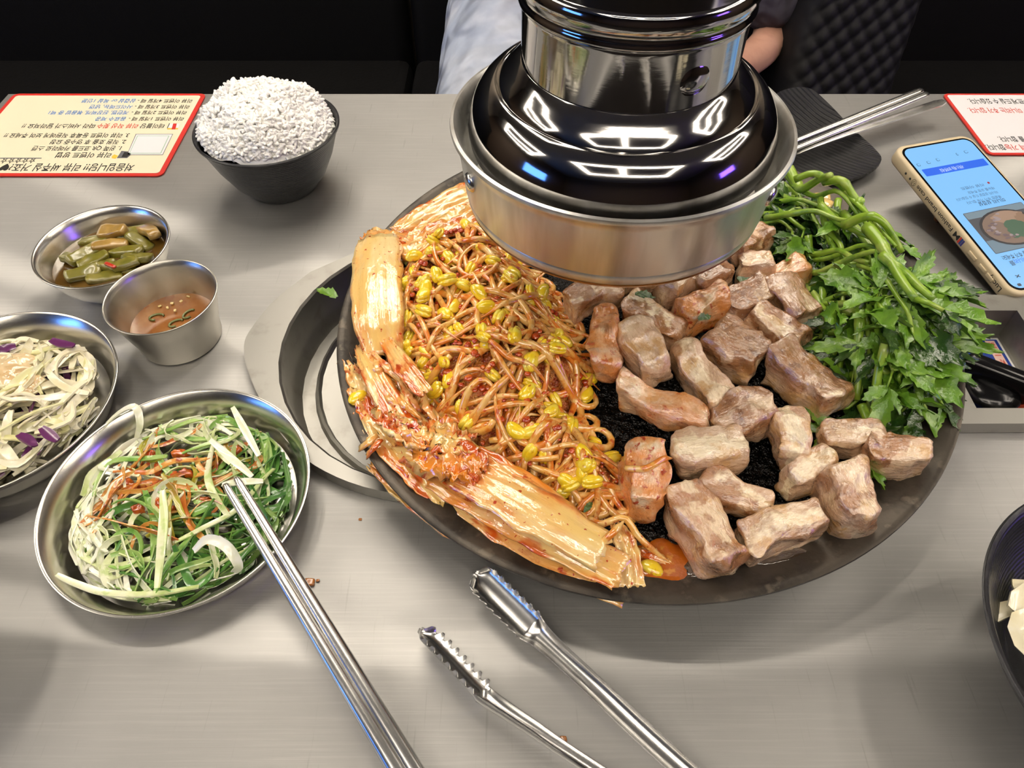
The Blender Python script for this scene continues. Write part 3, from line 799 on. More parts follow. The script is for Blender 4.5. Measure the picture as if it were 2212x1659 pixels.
for a in range(8):
    for b in range(20): c = (b + 1) % 20; hf.append((a * 20 + b, (a + 1) * 20 + b, (a + 1) * 20 + c, a * 20 + c))
obj('hair', mesh('hair', hv, hf), m_hair, pe)
for s in (-1, 1):
    e = obj('eye', mesh('eye', *lathe([(0, .006), (.006, .004), (.009, 0)], 14)), m_hair, pe, mtx=Matrix.Translation((PX + s * .03, 1.085, .515)) @ Matrix.Rotation(math.pi / 2, 4, 'X'))
obj('nose', mesh('nose', *tube([(PX, 1.09, .515), (PX, 1.07, .49), (PX, 1.085, .48)], [.006, .012, .008], 8)), m_skin, pe)
obj('mouth', mesh('mouth', *tube([(PX - .022, 1.086, .452), (PX, 1.080, .450), (PX + .022, 1.086, .452)], [.003, .006, .003], 8)), Mat('lips', (176, 96, 90), .4), pe)

m_bag = Mat('quilted_black_leather', (20, 19, 20), .6, spec=.3)
bg = thing('quilted_bag', 'black diamond-quilted bag standing on the bench beside the person', 'bag', (.475, 1.06, -.279), (math.radians(-12), math.radians(9), math.radians(8)))
nx, nz = 72, 64; vs, fs = [], []
def quilt(x, z, s):
    a = (x + z) / .030; b = (x - z) / .030
    q = abs(math.sin(a * math.pi)) * abs(math.sin(b * math.pi))
    return .006 * q ** .5
for s in (-1, 1):
    for i in range(nx + 1):
        for j in range(nz + 1):
            u, v = 2 * i / nx - 1, j / nz
            x, z = u * (.100 - .01 * v), v * .27
            e = (1 - u ** 8) * (1 - (2 * v - 1) ** 10)
            vs.append((x, s * (.012 + .055 * e ** .5 * (1 - .45 * v) + quilt(x, z, s) * e), z))
M = (nx + 1) * (nz + 1)
for s in (0, 1):
    for i in range(nx):
        for j in range(nz):
            a, b, c, d = (s * M + i * (nz + 1) + j, s * M + (i + 1) * (nz + 1) + j, s * M + (i + 1) * (nz + 1) + j + 1, s * M + i * (nz + 1) + j + 1)
            fs.append((a, b, c, d) if s == 0 else (d, c, b, a))
rim2 = [i * (nz + 1) for i in range(nx + 1)] + [nx * (nz + 1) + j for j in range(1, nz + 1)] + [i * (nz + 1) + nz for i in range(nx - 1, -1, -1)] + [j for j in range(nz - 1, 0, -1)]
for k in range(len(rim2)):
    a, b = rim2[k], rim2[(k + 1) % len(rim2)]; fs.append((b, a, M + a, M + b))
obj('bag_body', mesh('bag_body', vs, fs), m_bag, bg)
obj('bag_handle', mesh('bag_handle', *tube([(-.08, 0, .26), (-.07, 0, .33), (0, 0, .37), (.07, 0, .33), (.08, 0, .26)], .007, 8)), m_bag, bg)

set_type()

# ------------------------------------------------------------------ food materials
m_meat = Mat('grilled_pork', (228, 198, 162), 0.28, coat=1.0, spec=0.7, sss=0.0)
m_meat.set('Coat Roughness', 0.12); m_meat.set('Coat IOR', 2.1)
m_meat.spots((206, 168, 134), 90, 0.40, 0.62, 0.7, stretch=(0.5, 1.4, 1.4))
m_meat.over((212, 166, 140), m_meat.mul(m_meat.noise(70, lo=0.40, hi=0.60, seed=6), m_meat.mul(m_meat.attr('pink'), .8)))
# belly layers: fat bands follow the width of the piece
bn_ = m_meat.n('ShaderNodeMath', operation='MULTIPLY_ADD'); m_meat.link(m_meat.noise(55, lo=0.2, hi=0.8, seed=3, detail=5), bn_.inputs[0]); bn_.inputs[1].default_value = 1.0
m_meat.link(m_meat.geo('bv'), bn_.inputs[2])
sn_ = m_meat.n('ShaderNodeMath', operation='SINE'); m_meat.link(m_meat.mul(bn_.outputs[0], 3.4), sn_.inputs[0])
fat = m_meat.mul(m_meat.ramp(sn_.outputs[0], -0.30, 0.20), m_meat.ramp(m_meat.attr('fat'), 0.0, 0.7))
m_meat.over((248, 228, 190), fat)
m_meat.over((214, 164, 92), m_meat.mul(m_meat.noise(75, lo=0.52, hi=0.62, seed=31, detail=7), 0.65))
top = m_meat.ramp(m_meat.geo('bw'), -0.4, 0.5)
sear = m_meat.ramp(m_meat.mul(m_meat.mul(m_meat.noise(46, lo=0.40, hi=0.54, seed=11, detail=7), top), m_meat.attr('sear')), 0.08, 0.40)
m_meat.over((160, 102, 54), m_meat.mul(sear, .80))
m_meat.over((104, 58, 28), m_meat.mul(m_meat.noise(170, lo=0.50, hi=0.66, seed=13, detail=6), m_meat.mul(sear, .65)))
m_meat.spots((184, 138, 98), 480, 0.52, 0.68, 0.35, seed=2, stretch=(0.4, 1.3, 1.3))
m_meat.spots((250, 232, 200), 420, 0.60, 0.72, 0.4, seed=22)
org = m_meat.mul(m_meat.noise(60, lo=0.34, hi=0.58, seed=17, detail=6), m_meat.attr('sauce'))
m_meat.over((234, 138, 40), m_meat.mul(org, .85))
m_meat.over((182, 58, 20), m_meat.mul(m_meat.noise(210, lo=0.59, hi=0.66, seed=21), m_meat.attr('sauce')))
m_meat.rough_by(m_meat.noise(160, lo=0.35, hi=0.65, seed=40), 0.18, 0.45)
m_meat.nbump(700, 0.22, 0.0008)
m_meat.nbump(260, 0.30, 0.0016, stretch=(0.5, 1.5, 1.5))

m_kim = Mat('kimchi_leaf', (243, 204, 122), 0.20, coat=0.9, spec=0.5)
m_kim.set('Coat Roughness', 0.10); m_kim.set('Coat IOR', 1.9)
lv_ = m_kim.n('ShaderNodeCombineXYZ'); m_kim.link(m_kim.geo('lu'), lv_.inputs[0]); m_kim.link(m_kim.geo('lv'), lv_.inputs[1]); m_kim.link(m_kim.geo('ls'), lv_.inputs[2])
def leaf_noise(scale, lo, hi, stretch=(1, 1, 1), seed=0.0, detail=5):
    mp = m_kim.n('ShaderNodeMapping'); mp.inputs['Scale'].default_value = stretch; mp.inputs['Location'].default_value = (seed, seed, seed)
    m_kim.link(lv_.outputs[0], mp.inputs[0])
    nz = m_kim.n('ShaderNodeTexNoise'); nz.inputs['Scale'].default_value = scale; nz.inputs['Detail'].default_value = detail
    m_kim.link(mp.outputs[0], nz.inputs[0])
    return m_kim.ramp(nz.outputs[0], lo, hi)
m_kim.over((250, 228, 172), m_kim.mul(leaf_noise(45, 0.40, 0.70, (0.35, 1.3, 1)), .7))
st = m_kim.mul(leaf_noise(60, 0.36, 0.58, (0.45, 1.4, 1), 2), m_kim.geo('stain'))
m_kim.over((236, 140, 34), st)
st2 = m_kim.mul(leaf_noise(85, 0.50, 0.64, (0.6, 1.5, 1), 5), m_kim.ramp(m_kim.geo('stain'), 0.1, 0.8))
m_kim.over((214, 92, 26), st2)
m_kim.over((190, 62, 18), m_kim.mul(leaf_noise(140, 0.60, 0.68, (0.8, 1.2, 1), 9), m_kim.ramp(m_kim.geo('stain'), 0.2, 0.9)))
m_kim.over((186, 44, 22), m_kim.mul(leaf_noise(300, 0.665, 0.70, (1, 1, 1), 8, 2), .9))
m_kim.bump(leaf_noise(110, 0.2, 0.8, (0.14, 1.4, 1), 3), 0.35, 0.0014)
m_kim.bump(leaf_noise(60, 0.2, 0.8, (0.6, 1, 1), 7), 0.35, 0.0025)

m_mince = Mat('chopped_kimchi_seasoning', (206, 104, 36), 0.25, coat=0.7)
m_mince.spots((234, 156, 66), 120, 0.45, 0.6, 0.9)
m_mince.spots((150, 40, 20), 200, 0.52, 0.64, 0.8, seed=4)
m_mince.nbump(220, 0.9, 0.003)

m_stem = Mat('sprout_stem', (240, 178, 84), 0.24, coat=0.7, spec=0.5)
m_stem.spots((248, 206, 128), 110, 0.42, 0.6, 0.9)
m_stem.spots((226, 120, 18), 110, 0.44, 0.62, 0.9, seed=3)
m_stem.spots((196, 66, 14), 260, 0.58, 0.68, 0.8, seed=6)
m_bean = Mat('sprout_head', (255, 218, 40), 0.24, coat=0.6)
m_bean.spots((255, 236, 96), 160, 0.45, 0.65, 0.8)
m_bean.spots((206, 104, 28), 240, 0.60, 0.70, 0.8, seed=4)

m_pstem = Mat('parsley_stem', (142, 178, 52), 0.30, coat=0.35)
m_pstem.spots((176, 196, 96), 60, 0.45, 0.65, 0.8, stretch=(1, 1, 1))
m_pstem.spots((88, 134, 36), 90, 0.5, 0.7, 0.7, seed=5)
m_pleaf = Mat('parsley_leaf', (98, 144, 36), 0.30, coat=0.4)
m_pleaf.spots((136, 176, 60), 70, 0.42, 0.66, 0.85)
m_pleaf.spots((62, 104, 26), 55, 0.52, 0.70, 0.8, seed=3)
m_pleaf.nbump(500, 0.3, 0.0006)
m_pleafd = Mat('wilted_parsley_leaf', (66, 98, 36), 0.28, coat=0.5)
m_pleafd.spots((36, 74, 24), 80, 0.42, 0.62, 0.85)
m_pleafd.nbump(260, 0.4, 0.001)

m_oil = Mat('orange_oil', (190, 100, 24), 0.06, coat=0.6)
m_oil.spots((150, 66, 16), 60, 0.4, 0.62, 0.8)
m_oil.spots((226, 160, 60), 150, 0.56, 0.66, 0.7, seed=4)
m_oil.nbump(150, 0.3, 0.001)

# ------------------------------------------------------------------ pork pieces
def chunk(L, W, H, seed, nx=22, ny=16, nz=10, rnd=0.34, bend=0.0, amp=1.0):
    idx, vs, fs = {}, [], []
    nrm = chunk.nrm = []
    def vid(i, j, k):
        key = (i, j, k)
        if key not in idx:
            idx[key] = len(vs)
            p = V((2 * i / nx - 1, 2 * j / ny - 1, 2 * k / nz - 1))
            l4 = (abs(p.x) ** 5 + abs(p.y) ** 5 + abs(p.z) ** 5) ** 0.2
            sup = p / l4
            q = p * (1 - rnd * 1.6) + sup * (rnd * 1.6) if rnd * 1.6 < 1 else sup
            q = q.lerp(p.normalized(), 0.16)
            nrm.append((p.x, p.y, p.z))
            w = V((q.x * L / 2, q.y * W / 2, q.z * H / 2))
            s = V((seed * 3.1, seed * 1.7, seed * 0.9))
            d = nv3(w * 42 + s) * 0.0046 + nv3(w * 110 + s * 2) * 0.0020 + nv3(w * 300 + s) * 0.0007
            w = w + d * amp
            w.z += bend * ((w.x / (L / 2)) ** 2) * H * 0.5
            w.y *= 1 + 0.22 * mn.noise(V((w.x * 60, seed * 7.7, 0)))
            w.z *= 1 + 0.18 * mn.noise(V((w.x * 50, seed * 5.3, 4)))
            vs.append(w)
        return idx[key]
    for a in (0, nz):
        for i in range(nx):
            for j in range(ny):
                f = (vid(i, j, a), vid(i + 1, j, a), vid(i + 1, j + 1, a), vid(i, j + 1, a)); fs.append(f if a else f[::-1])
    for a in (0, ny):
        for i in range(nx):
            for k in range(nz):
                f = (vid(i, a, k), vid(i + 1, a, k), vid(i + 1, a, k + 1), vid(i, a, k + 1)); fs.append(f[::-1] if a else f)
    for a in (0, nx):
        for j in range(ny):
            for k in range(nz):
                f = (vid(a, j, k), vid(a, j + 1, k), vid(a, j + 1, k + 1), vid(a, j, k + 1)); fs.append(f if a else f[::-1])
    return vs, fs

# x0,y0 -> x1,y1 long axis (survey pixels of the photograph), width px, height m, fat, pink, sear, sauce, label
PORK = [
 (1228,672,1326,634,62,.022,.5,.5,.45,.1,'grey-brown pork piece beside the sprouts just below the hood rim'),
 (1340,618,1412,606,40,.020,.8,.2,.1,.25,'pale pork piece half hidden under the front of the hood'),
 (1352,660,1462,730,72,.020,.7,.1,.75,.1,'brown-topped pork slab lying behind the grey pork cube'),
 (1425,640,1490,612,58,.022,.3,.3,.2,.05,'grey pork nugget under the front right of the hood'),
 (1496,612,1574,580,58,.022,.2,.6,.6,.05,'reddish-brown pork cube next to the hood lip'),
 (1588,590,1660,586,50,.020,.5,.7,.15,.1,'small pinkish pork piece between brown cube and orange cube'),
 (1672,602,1742,586,54,.020,.8,0,.2,.75,'orange-edged pale pork cube touching the green stems'),
 (1584,552,1652,516,54,.024,.2,.8,.5,.1,'pinkish-brown pork cube furthest back beside the hood'),
 (1472,694,1560,658,66,.024,.5,0,.15,.95,'orange-glazed pork cube with a green leaf fleck'),
 (1562,668,1654,630,74,.024,.1,.4,.85,0,'dark seared round pork cube between the orange cube and the greens'),
 (1680,622,1740,696,78,.024,.5,.6,.35,.05,'pale pinkish pork wedge against the parsley'),
 (1618,690,1728,752,82,.024,.5,.2,.6,.1,'crusty brown pork piece above the long pork strip'),
 (1300,686,1308,818,62,.022,.3,.4,.4,.65,'upright grey pork strip with red seasoning next to the sprouts'),
 (1364,722,1420,808,88,.028,.25,.6,.15,0,'plain grey pork cube with a grainy cut face'),
 (1460,766,1552,900,66,.020,.85,.1,.25,.1,'long pale fatty pork strip pointing to the front right'),
 (1530,740,1636,792,104,.026,.6,.2,.75,.1,'pork cube with a dark brown stripe across white fat'),
 (1668,776,1806,884,80,.026,.55,.3,.4,0,'longest pork strip running to the foot of the parsley'),
 (1336,846,1514,918,66,.022,.8,.1,.1,.65,'crumbly orange-flecked pork bar in the middle of the pan'),
 (1550,930,1658,884,84,.026,.2,.6,.55,0,'brown lean pork cube in the middle of the meat'),
 (1694,888,1716,1002,78,.024,.7,.9,.05,0,'pink and white underdone pork piece'),
 (1768,944,1896,952,74,.022,.45,.1,.3,0,'beige smooth pork slab in front of the parsley'),
 (1858,994,1978,1000,76,.024,.15,.4,.85,.05,'dark brown pork cube nearest the right rim'),
 (1696,1052,1792,1006,56,.022,.7,.4,.15,0,'small ragged pale pork piece below the pink one'),
 (1462,996,1600,980,84,.024,.9,.3,.05,0,'pale fatty pork block behind the orange wedge'),
 (1402,972,1392,1104,80,.026,.7,.1,.05,.95,'orange pork wedge with a bean sprout lying on it'),
 (1516,1054,1658,1096,76,.020,.85,.1,.45,.1,'pale pork slab with a brown seared end'),
 (1788,1030,1842,1142,92,.026,.4,.6,.4,.05,'knobbly pork cube alone at the front right'),
 (1468,1072,1556,1224,104,.024,.75,.2,.5,.2,'big half-seared pork piece at the front of the pan'),
 (1602,1182,1744,1128,84,.024,.9,.3,.3,.05,'pale pork piece with a dark tip sitting in bubbling fat'),
]
def pan_dir(px0, py0, px1, py1, h):
    a, b = atp(px0, py0, h), atp(px1, py1, h)
    return V((b[0] - a[0], b[1] - a[1], 0))
for i, (x0, y0, x1, y1, wpx, hh, fa, pk, se, sa, lab) in enumerate(PORK):
    cu, cv = atp((x0 + x1) / 2, (y0 + y1) / 2, hh * 0.5)
    d = pan_dir(x0, y0, x1, y1, hh * 0.5)
    c = pan(cu, cv, hh * 0.5)
    k = mpp(c)
    hh *= 1.04
    L = d.length * 1.12
    W = wpx * k * 0.99
    ang = math.atan2(d.y, d.x)
    vf = chunk(L, W, hh, i + 1, bend=R.uniform(-0.25, 0.3), amp=1.15)
    zmin = min(v.z for v in vf[0])
    m = Matrix.Translation(pan(cu, cv, 0)) @ PM.to_3x3().to_4x4() @ Matrix.Rotation(ang, 4, 'Z')
    m = m @ Matrix.Rotation(R.uniform(-0.10, 0.10), 4, 'X') @ Matrix.Translation((0, 0, -zmin - 0.0008))
    o = obj('pork_piece', mesh('pork_piece', *vf, attrs={'bv': [q[1] for q in chunk.nrm], 'bw': [q[2] for q in chunk.nrm]}), m_meat, mtx=m)
    o['fat'], o['pink'], o['sear'], o['sauce'] = float(fa), float(pk), float(se), float(sa)
    tag(o, lab, 'pork', 'pork belly pieces frying on the pan')

# ------------------------------------------------------------------ sheets: kimchi leaves
def sheet(spine, widths, thick, arch, ruffle, seed, stain, nu=26, nv=13, side_wave=1.0, h_is_pan=True):
    pts = spline(spine, nu)
    vs, fs, st = [], [], []
    lu, lv = [], []; acc = 0.0
    n = len(widths) - 1
    grid = []
    for i, p in enumerate(pts):
        u = i / (nu - 1)
        t = pts[min(i + 1, nu - 1)] - pts[max(i - 1, 0)]
        s = t.cross(PN).normalized()
        f = u * n; a = min(int(f), n - 1); w = widths[a] + (widths[a + 1] - widths[a]) * (f - a)
        f2 = u * (len(ruffle) - 1); b = min(int(f2), len(ruffle) - 2); rf = ruffle[b] + (ruffle[b + 1] - ruffle[b]) * (f2 - b)
        f3 = u * (len(stain) - 1); b = min(int(f3), len(stain) - 2); sn = stain[b] + (stain[b + 1] - stain[b]) * (f3 - b)
        row = []
        acc += (p - pts[max(i - 1, 0)]).length
        for j in range(nv):
            v = 2 * j / (nv - 1) - 1
            lu.append(acc); lv.append(v * w * .5)
            e = 1 + 0.16 * side_wave * mn.noise(V((u * 9, v * 1.5, seed * 3.3))) * abs(v)
            q = p + s * (v * w * 0.5 * e) + PN * (arch * w * (1 - v * v))
            nz = mn.noise(V((u * 8, v * 3.5, seed * 2.1))) + 0.6 * mn.noise(V((u * 19, v * 7, seed * 4.7)))
            q += PN * (rf * nz) + s * (rf * 0.7 * mn.noise(V((u * 12, v * 5, seed + 40))))
            q += PN * (0.0012 * math.sin(v * 11 + seed + u * 2) * (0.4 + rf * 120))
            if i in (0, nu - 1): q += t.normalized() * (0.003 * mn.noise(V((v * 4, seed * 3.1, i))) + (0.003 if rf > .0015 else .0006) * mn.noise(V((v * 17, seed, i))))
            row.append(q)
            st.append(max(0.0, min(1.0, sn + 0.35 * abs(v) ** 2 + 0.25 * mn.noise(V((u * 6, v * 4, seed + 9))))))
        grid.append(row)
    for row in grid: vs += row
    N = nu * nv
    for i in range(nu):
        for j in range(nv):
            du = grid[min(i + 1, nu - 1)][j] - grid[max(i - 1, 0)][j]; dv = grid[i][min(j + 1, nv - 1)] - grid[i][max(j - 1, 0)]
            nm = dv.cross(du)
            nm = nm.normalized() if nm.length > 1e-12 else PN
            if nm.dot(PN) < 0: nm = -nm
            edge = 0.35 if j in (0, nv - 1) or i in (0, nu - 1) else 1.0
            vs.append(grid[i][j] - nm * thick * edge)
    for i in range(nu - 1):
        for j in range(nv - 1):
            a, b, c, d = i * nv + j, i * nv + j + 1, (i + 1) * nv + j + 1, (i + 1) * nv + j
            fs.append((a, b, c, d)); fs.append((N + d, N + c, N + b, N + a))
    rim = [j for j in range(nv)] + [i * nv + nv - 1 for i in range(1, nu)] + [(nu - 1) * nv + j for j in range(nv - 2, -1, -1)] + [i * nv for i in range(nu - 2, 0, -1)]
    for k in range(len(rim)):
        a, b = rim[k], rim[(k + 1) % len(rim)]
        fs.append((b, a, N + a, N + b))
    sheet.lu, sheet.lv = lu + lu, lv + lv
    return vs, fs, st + st

def px_spine(pts):
    out = []
    for px, py, h in pts:
        u, v = atp(px, py, h); out.append(pan(u, v, h))
    return out

def kimchi(name, pts, wpx, thick, arch, ruffle, seed, stain, label, group='kimchi leaves on the pan', nu=26, nv=13, sw=1.0):
    sp = px_spine(pts)
    k = mpp(sp[len(sp) // 2])
    vs, fs, st = sheet(sp, [w * k for w in wpx], thick, arch, ruffle, seed, stain, nu, nv, sw)
    c = sum((V(v) for v in vs), V()) / len(vs)
    o = obj(name, mesh(name, [V(v) - c for v in vs], fs, attrs={'stain': st, 'lu': sheet.lu, 'lv': sheet.lv, 'ls': [seed * .37] * len(st)}), m_kim, loc=c)
    return tag(o, label, 'kimchi', group)

KIM = [
 # front stack of long leaves
 ([(905,990,.006),(1040,1090,.008),(1200,1190,.010),(1362,1262,.008)], [70,110,120,118], .0025, .03, [.002,.0008,.0005], 1, [.7,.45,.25], 'lowest long yellowish kimchi leaf along the front rim'),
 ([(935,1030,.013),(1060,1095,.016),(1200,1165,.018),(1345,1240,.017)], [60,84,92,96], .003, .06, [.002,.001,.0006], 2, [.8,.45,.2], 'middle kimchi leaf of the front stack with a square cut end'),
 ([(985,1015,.020),(1080,1060,.025),(1190,1125,.026),(1305,1195,.022)], [90,112,112,92], .0035, .10, [.0015,.0008,.0004], 3, [.55,.2,.05], 'thick pale kimchi stalk on top of the front stack'),
 ([(1020,980,.022),(1110,1030,.024),(1220,1105,.018),(1300,1160,.012)], [50,60,52,36], .0025, .12, [.0025,.0015,.001], 4, [.9,.7,.6], 'orange kimchi leaf edge between the front stalk and the sprouts'),
 ([(860,960,.012),(930,985,.022),(1000,1000,.028),(1040,1030,.026)], [70,96,100,60], .0018, .10, [.006,.007,.004], 5, [1,.95,.8], 'crumpled orange kimchi leaf bunched at the front left'),
 ([(880,930,.014),(950,945,.026),(1020,965,.026)], [60,90,60], .0018, .12, [.006,.007,.006], 6, [1,1,.9], 'reddish ruffled kimchi leaf tip below the sprouts'),
 ([(770,860,.008),(830,940,.012),(900,1020,.012),(960,1085,.008)], [50,72,66,46], .0022, .08, [.003,.003,.002], 7, [.7,.7,.6], 'curved kimchi leaf following the front left rim'),
 ([(800,1000,.004),(870,1060,.005),(960,1125,.006),(1060,1185,.006)], [22,44,52,46], .002, .06, [.002,.002,.001], 8, [.8,.6,.4], 'thin kimchi leaf edge tucked against the front left rim'),
 # left upright pale stalk
 ([(818,514,.022),(814,590,.027),(816,690,.026),(830,770,.018)], [110,122,116,80], .003, .12, [.0008,.0008,.0015], 9, [.12,.0,.3], 'broad pale kimchi stalk standing out at the left of the pan'),
 ([(792,505,.012),(850,520,.020),(905,545,.022)], [40,70,70], .0025, .10, [.003,.002,.002], 10, [.6,.3,.4], 'folded pale kimchi leaf end behind the broad stalk'),
 ([(850,505,.012),(920,465,.016),(1000,425,.016),(1060,400,.012)], [46,66,76,70], .0025, .08, [.003,.002,.002], 11, [.6,.4,.4], 'kimchi leaf running back under the hood at the upper left'),
 ([(870,545,.020),(940,500,.024),(1030,455,.022)], [60,74,70], .0022, .10, [.004,.003,.003], 12, [.8,.6,.6], 'orange kimchi leaf between the back leaf and the sprouts'),
 # left lower bundle
 ([(748,768,.008),(778,830,.012),(800,890,.010),(815,930,.006)], [34,62,62,40], .002, .10, [.004,.005,.004], 13, [.5,.8,.9], 'frilly greenish kimchi leaf tip hanging over the left rim'),
 ([(778,745,.016),(806,800,.022),(850,880,.022),(900,940,.018)], [30,52,60,46], .003, .14, [.001,.001,.002], 14, [.4,.5,.8], 'narrow yellow kimchi stalk left of the sprouts'),
 ([(835,735,.024),(880,800,.030),(920,850,.030)], [30,50,34], .003, .16, [.001,.001,.001], 15, [.9,.6,.4], 'glossy orange kimchi stalk lying on the sprout edge'),
 ([(820,880,.018),(860,920,.024),(930,960,.026)], [40,64,50], .002, .14, [.004,.005,.004], 16, [.9,.9,.9], 'shredded orange kimchi leaf left of the front stack'),
 ([(1330,1130,.010),(1352,1180,.014),(1362,1268,.010)], [30,52,60], .0015, .05, [.001,.0015,.001], 17, [.5,.3,.2], 'thin translucent kimchi leaf end near the orange oil'),
 ([(1368,1190,.004),(1410,1200,.006),(1452,1222,.004)], [16,34,12], .0015, .20, [.001,.001,.001], 18, [.8,.6,.5], 'small pointed kimchi scrap floating in the orange oil'),
]
for pts, w, th, ar, rf, sd, stn, lab in KIM: kimchi('kimchi_leaf', pts, w, th, ar, rf, sd, stn, lab)
# short strips of kimchi at the left rim
for i in range(30):
    t = R.random()
    px, py = 770 + 170 * t + R.uniform(-8, 60), 790 + 205 * t + R.uniform(-50, 30)
    a = R.gauss(0.95, .25); l = R.uniform(50, 110)
    h = R.uniform(.012, .022)
    kimchi('kimchi_strip', [(px - l * .5 * math.cos(a), py - l * .5 * math.sin(a), h), (px + R.uniform(-8, 8), py, h + .004), (px + l * .5 * math.cos(a), py + l * .5 * math.sin(a), h - .001)],
           [R.uniform(6, 12), R.uniform(12, 26), R.uniform(6, 14)], .0016, .10, [.0008, .0015, .001], 50 + i, [R.uniform(.2, .6), .5, .6],
           'narrow shred of kimchi in the heap at the left rim', 'kimchi shreds at the left rim', nu=12, nv=5)
for (a, b) in (((775, 968), (815, 940)), ((790, 985), (822, 950))):
    kimchi('kimchi_strip', [(a[0], a[1], .012), ((a[0] + b[0]) / 2, (a[1] + b[1]) / 2, .018), (b[0], b[1], .018)], [16, 18, 14], .003, .2, [.0005, .0005, .001], R.random() * 90, [.4, .5, .6],
           'stubby yellow kimchi stick poking over the left rim', 'kimchi sticks over the left rim', nu=9, nv=5)

# ------------------------------------------------------------------ bean sprouts
SP = [atp(x, y, .015) for x, y in [(895,520),(985,455),(1080,470),(1165,590),(1225,640),(1225,700),(1288,770),(1286,830),(1240,870),(1290,930),(1345,985),(1352,1060),(1300,1098),(1210,1060),(1090,1010),(960,925),(905,860),(850,760),(830,660),(850,570)]]
def sp_h(u, v):
    if not in_poly(u, v, SP): return 0.0
    d = edge_dist(u, v, SP)
    return 0.030 * sstep(d / 0.035 + 0.12) * (0.85 + 0.35 * mn.noise(V((u * 30, v * 30, 2))))
us = [p[0] for p in SP]; vv_ = [p[1] for p in SP]
# seasoning and chopped kimchi under the sprouts
G = 64; gv, gf, gi = [], [], {}
u0, u1, v0, v1 = min(us) - .005, max(us) + .005, min(vv_) - .005, max(vv_) + .005
for i in range(G + 1):
    for j in range(G + 1):
        u, v = u0 + (u1 - u0) * i / G, v0 + (v1 - v0) * j / G
        h = sp_h(u, v) * 0.84
        h += 0.0035 * mn.noise(V((u * 140, v * 140, 5))) + 0.0025 * mn.noise(V((u * 300, v * 300, 9)))
        gi[i, j] = len(gv); gv.append(pan(u, v, h if sp_h(u, v) > 0.003 else -0.003))
for i in range(G):
    for j in range(G):
        q = (gi[i, j], gi[i + 1, j], gi[i + 1, j + 1], gi[i, j + 1])
        cu_, cv_ = u0 + (u1 - u0) * (i + .5) / G, v0 + (v1 - v0) * (j + .5) / G
        if in_poly(cu_, cv_, SP): gf.append(q)
o = obj('chopped_kimchi', mesh('chopped_kimchi', gv, gf), m_mince)
tag(o, 'red chopped kimchi and seasoning under the bean sprouts', 'kimchi', None, 'stuff')

def bean_head():
    parts = []
    for s in (-1, 1):
        vs, fs = [], []
        nr, ns = 7, 10
        for a in range(nr + 1):
            th = math.pi * a / nr
            for b in range(ns):
                ph = 2 * math.pi * b / ns
                x = math.cos(th); r = math.sin(th)
                vs.append((x * 0.0062, r * math.cos(ph) * 0.0040 + 0.0009 * x * x, s * 0.0013 + r * math.sin(ph) * 0.0024))
        for a in range(nr):
            for b in range(ns):
                c = (b + 1) % ns; fs.append((a * ns + b, a * ns + c, (a + 1) * ns + c, (a + 1) * ns + b))
        parts.append((vs, fs))
    return merge(parts)
head_me = mesh('bean_head', *bean_head()); head_me.materials.append(raw(m_bean))

def sprout(u, v, ang, length, curv, layer, rad, label, group, head=True, hfun=None):
    n = 15; pts = []; a = ang; step = length / (n - 1); wob = R.uniform(0, 9)
    hfun = hfun or sp_h
    for i in range(n):
        hh = hfun(u, v) * layer + 0.0035 + 0.0022 * math.sin(i * 0.7 + wob)
        pts.append(pan(u, v, max(hh, 0.002)))
        u += math.cos(a) * step; v += math.sin(a) * step
        a += curv * step * (0.4 if i % 5 else 3.0) + R.uniform(-0.12, 0.12)
        if not in_poly(u, v, SP) and hfun is sp_h:
            a += 0.6
    # smooth heights
    for _ in range(2):
        for i in range(1, n - 1): pts[i] = pts[i] * 0.5 + (pts[i - 1] + pts[i + 1]) * 0.25
    rr = [rad * (0.80 + 0.2 * math.sin(math.pi * min(1, i / (n - 1) * 1.5))) * (1 if i < n * 0.72 else max(0.22, 1 - (i / (n - 1) - 0.72) / 0.28 * 0.85)) for i in range(n)]
    c = pts[n // 2]
    o = obj('bean_sprout', mesh('bean_sprout', *tube([p - c for p in pts], rr, 7)), m_stem, loc=c)
    tag(o, label, 'bean sprout', group)
    if head:
        d = (pts[0] - pts[1]).normalized()
        q = (d + V((R.uniform(-.6, .6), R.uniform(-.6, .6), R.uniform(-.3, .3)))).normalized()
        up = V((R.uniform(-1, 1), R.uniform(-1, 1), R.uniform(-1, 1))).normalized()
        y = up.cross(q).normalized(); z = q.cross(y)
        s = R.uniform(0.78, 1.12)
        m = Matrix(((q.x, y.x, z.x, 0), (q.y, y.y, z.y, 0), (q.z, y.z, z.z, 0), (0, 0, 0, 1)))
        obj('bean_head', head_me, None, o, mtx=Matrix.Translation(pts[0] - c + d * 0.0035) @ m @ Matrix.Scale(s, 4))
    return o
SL = 'seasoned soybean sprout with yellow head in the big heap beside the pork'
cnt = 0
while cnt < 250:
    u, v = R.uniform(min(us), max(us)), R.uniform(min(vv_), max(vv_))
    if not in_poly(u, v, SP): continue
    if edge_dist(u, v, SP) < 0.004: continue
    lay = R.choice([0.72, 0.85, 0.95, 1.02, 1.08, 1.14])
    sprout(u, v, R.uniform(0, 6.283), R.uniform(0.042, 0.085), R.choice([-1, 1]) * R.uniform(2, 28) if R.random() < .8 else R.choice([-1, 1]) * R.uniform(50, 90), lay, R.uniform(0.0017, 0.0025), *((SL, 'bean sprouts heaped on the pan', True) if R.random() < .46 else ('seasoned soybean sprout stem without head in the big heap beside the pork', 'headless bean sprout stems heaped on the pan', False)))
    cnt += 1
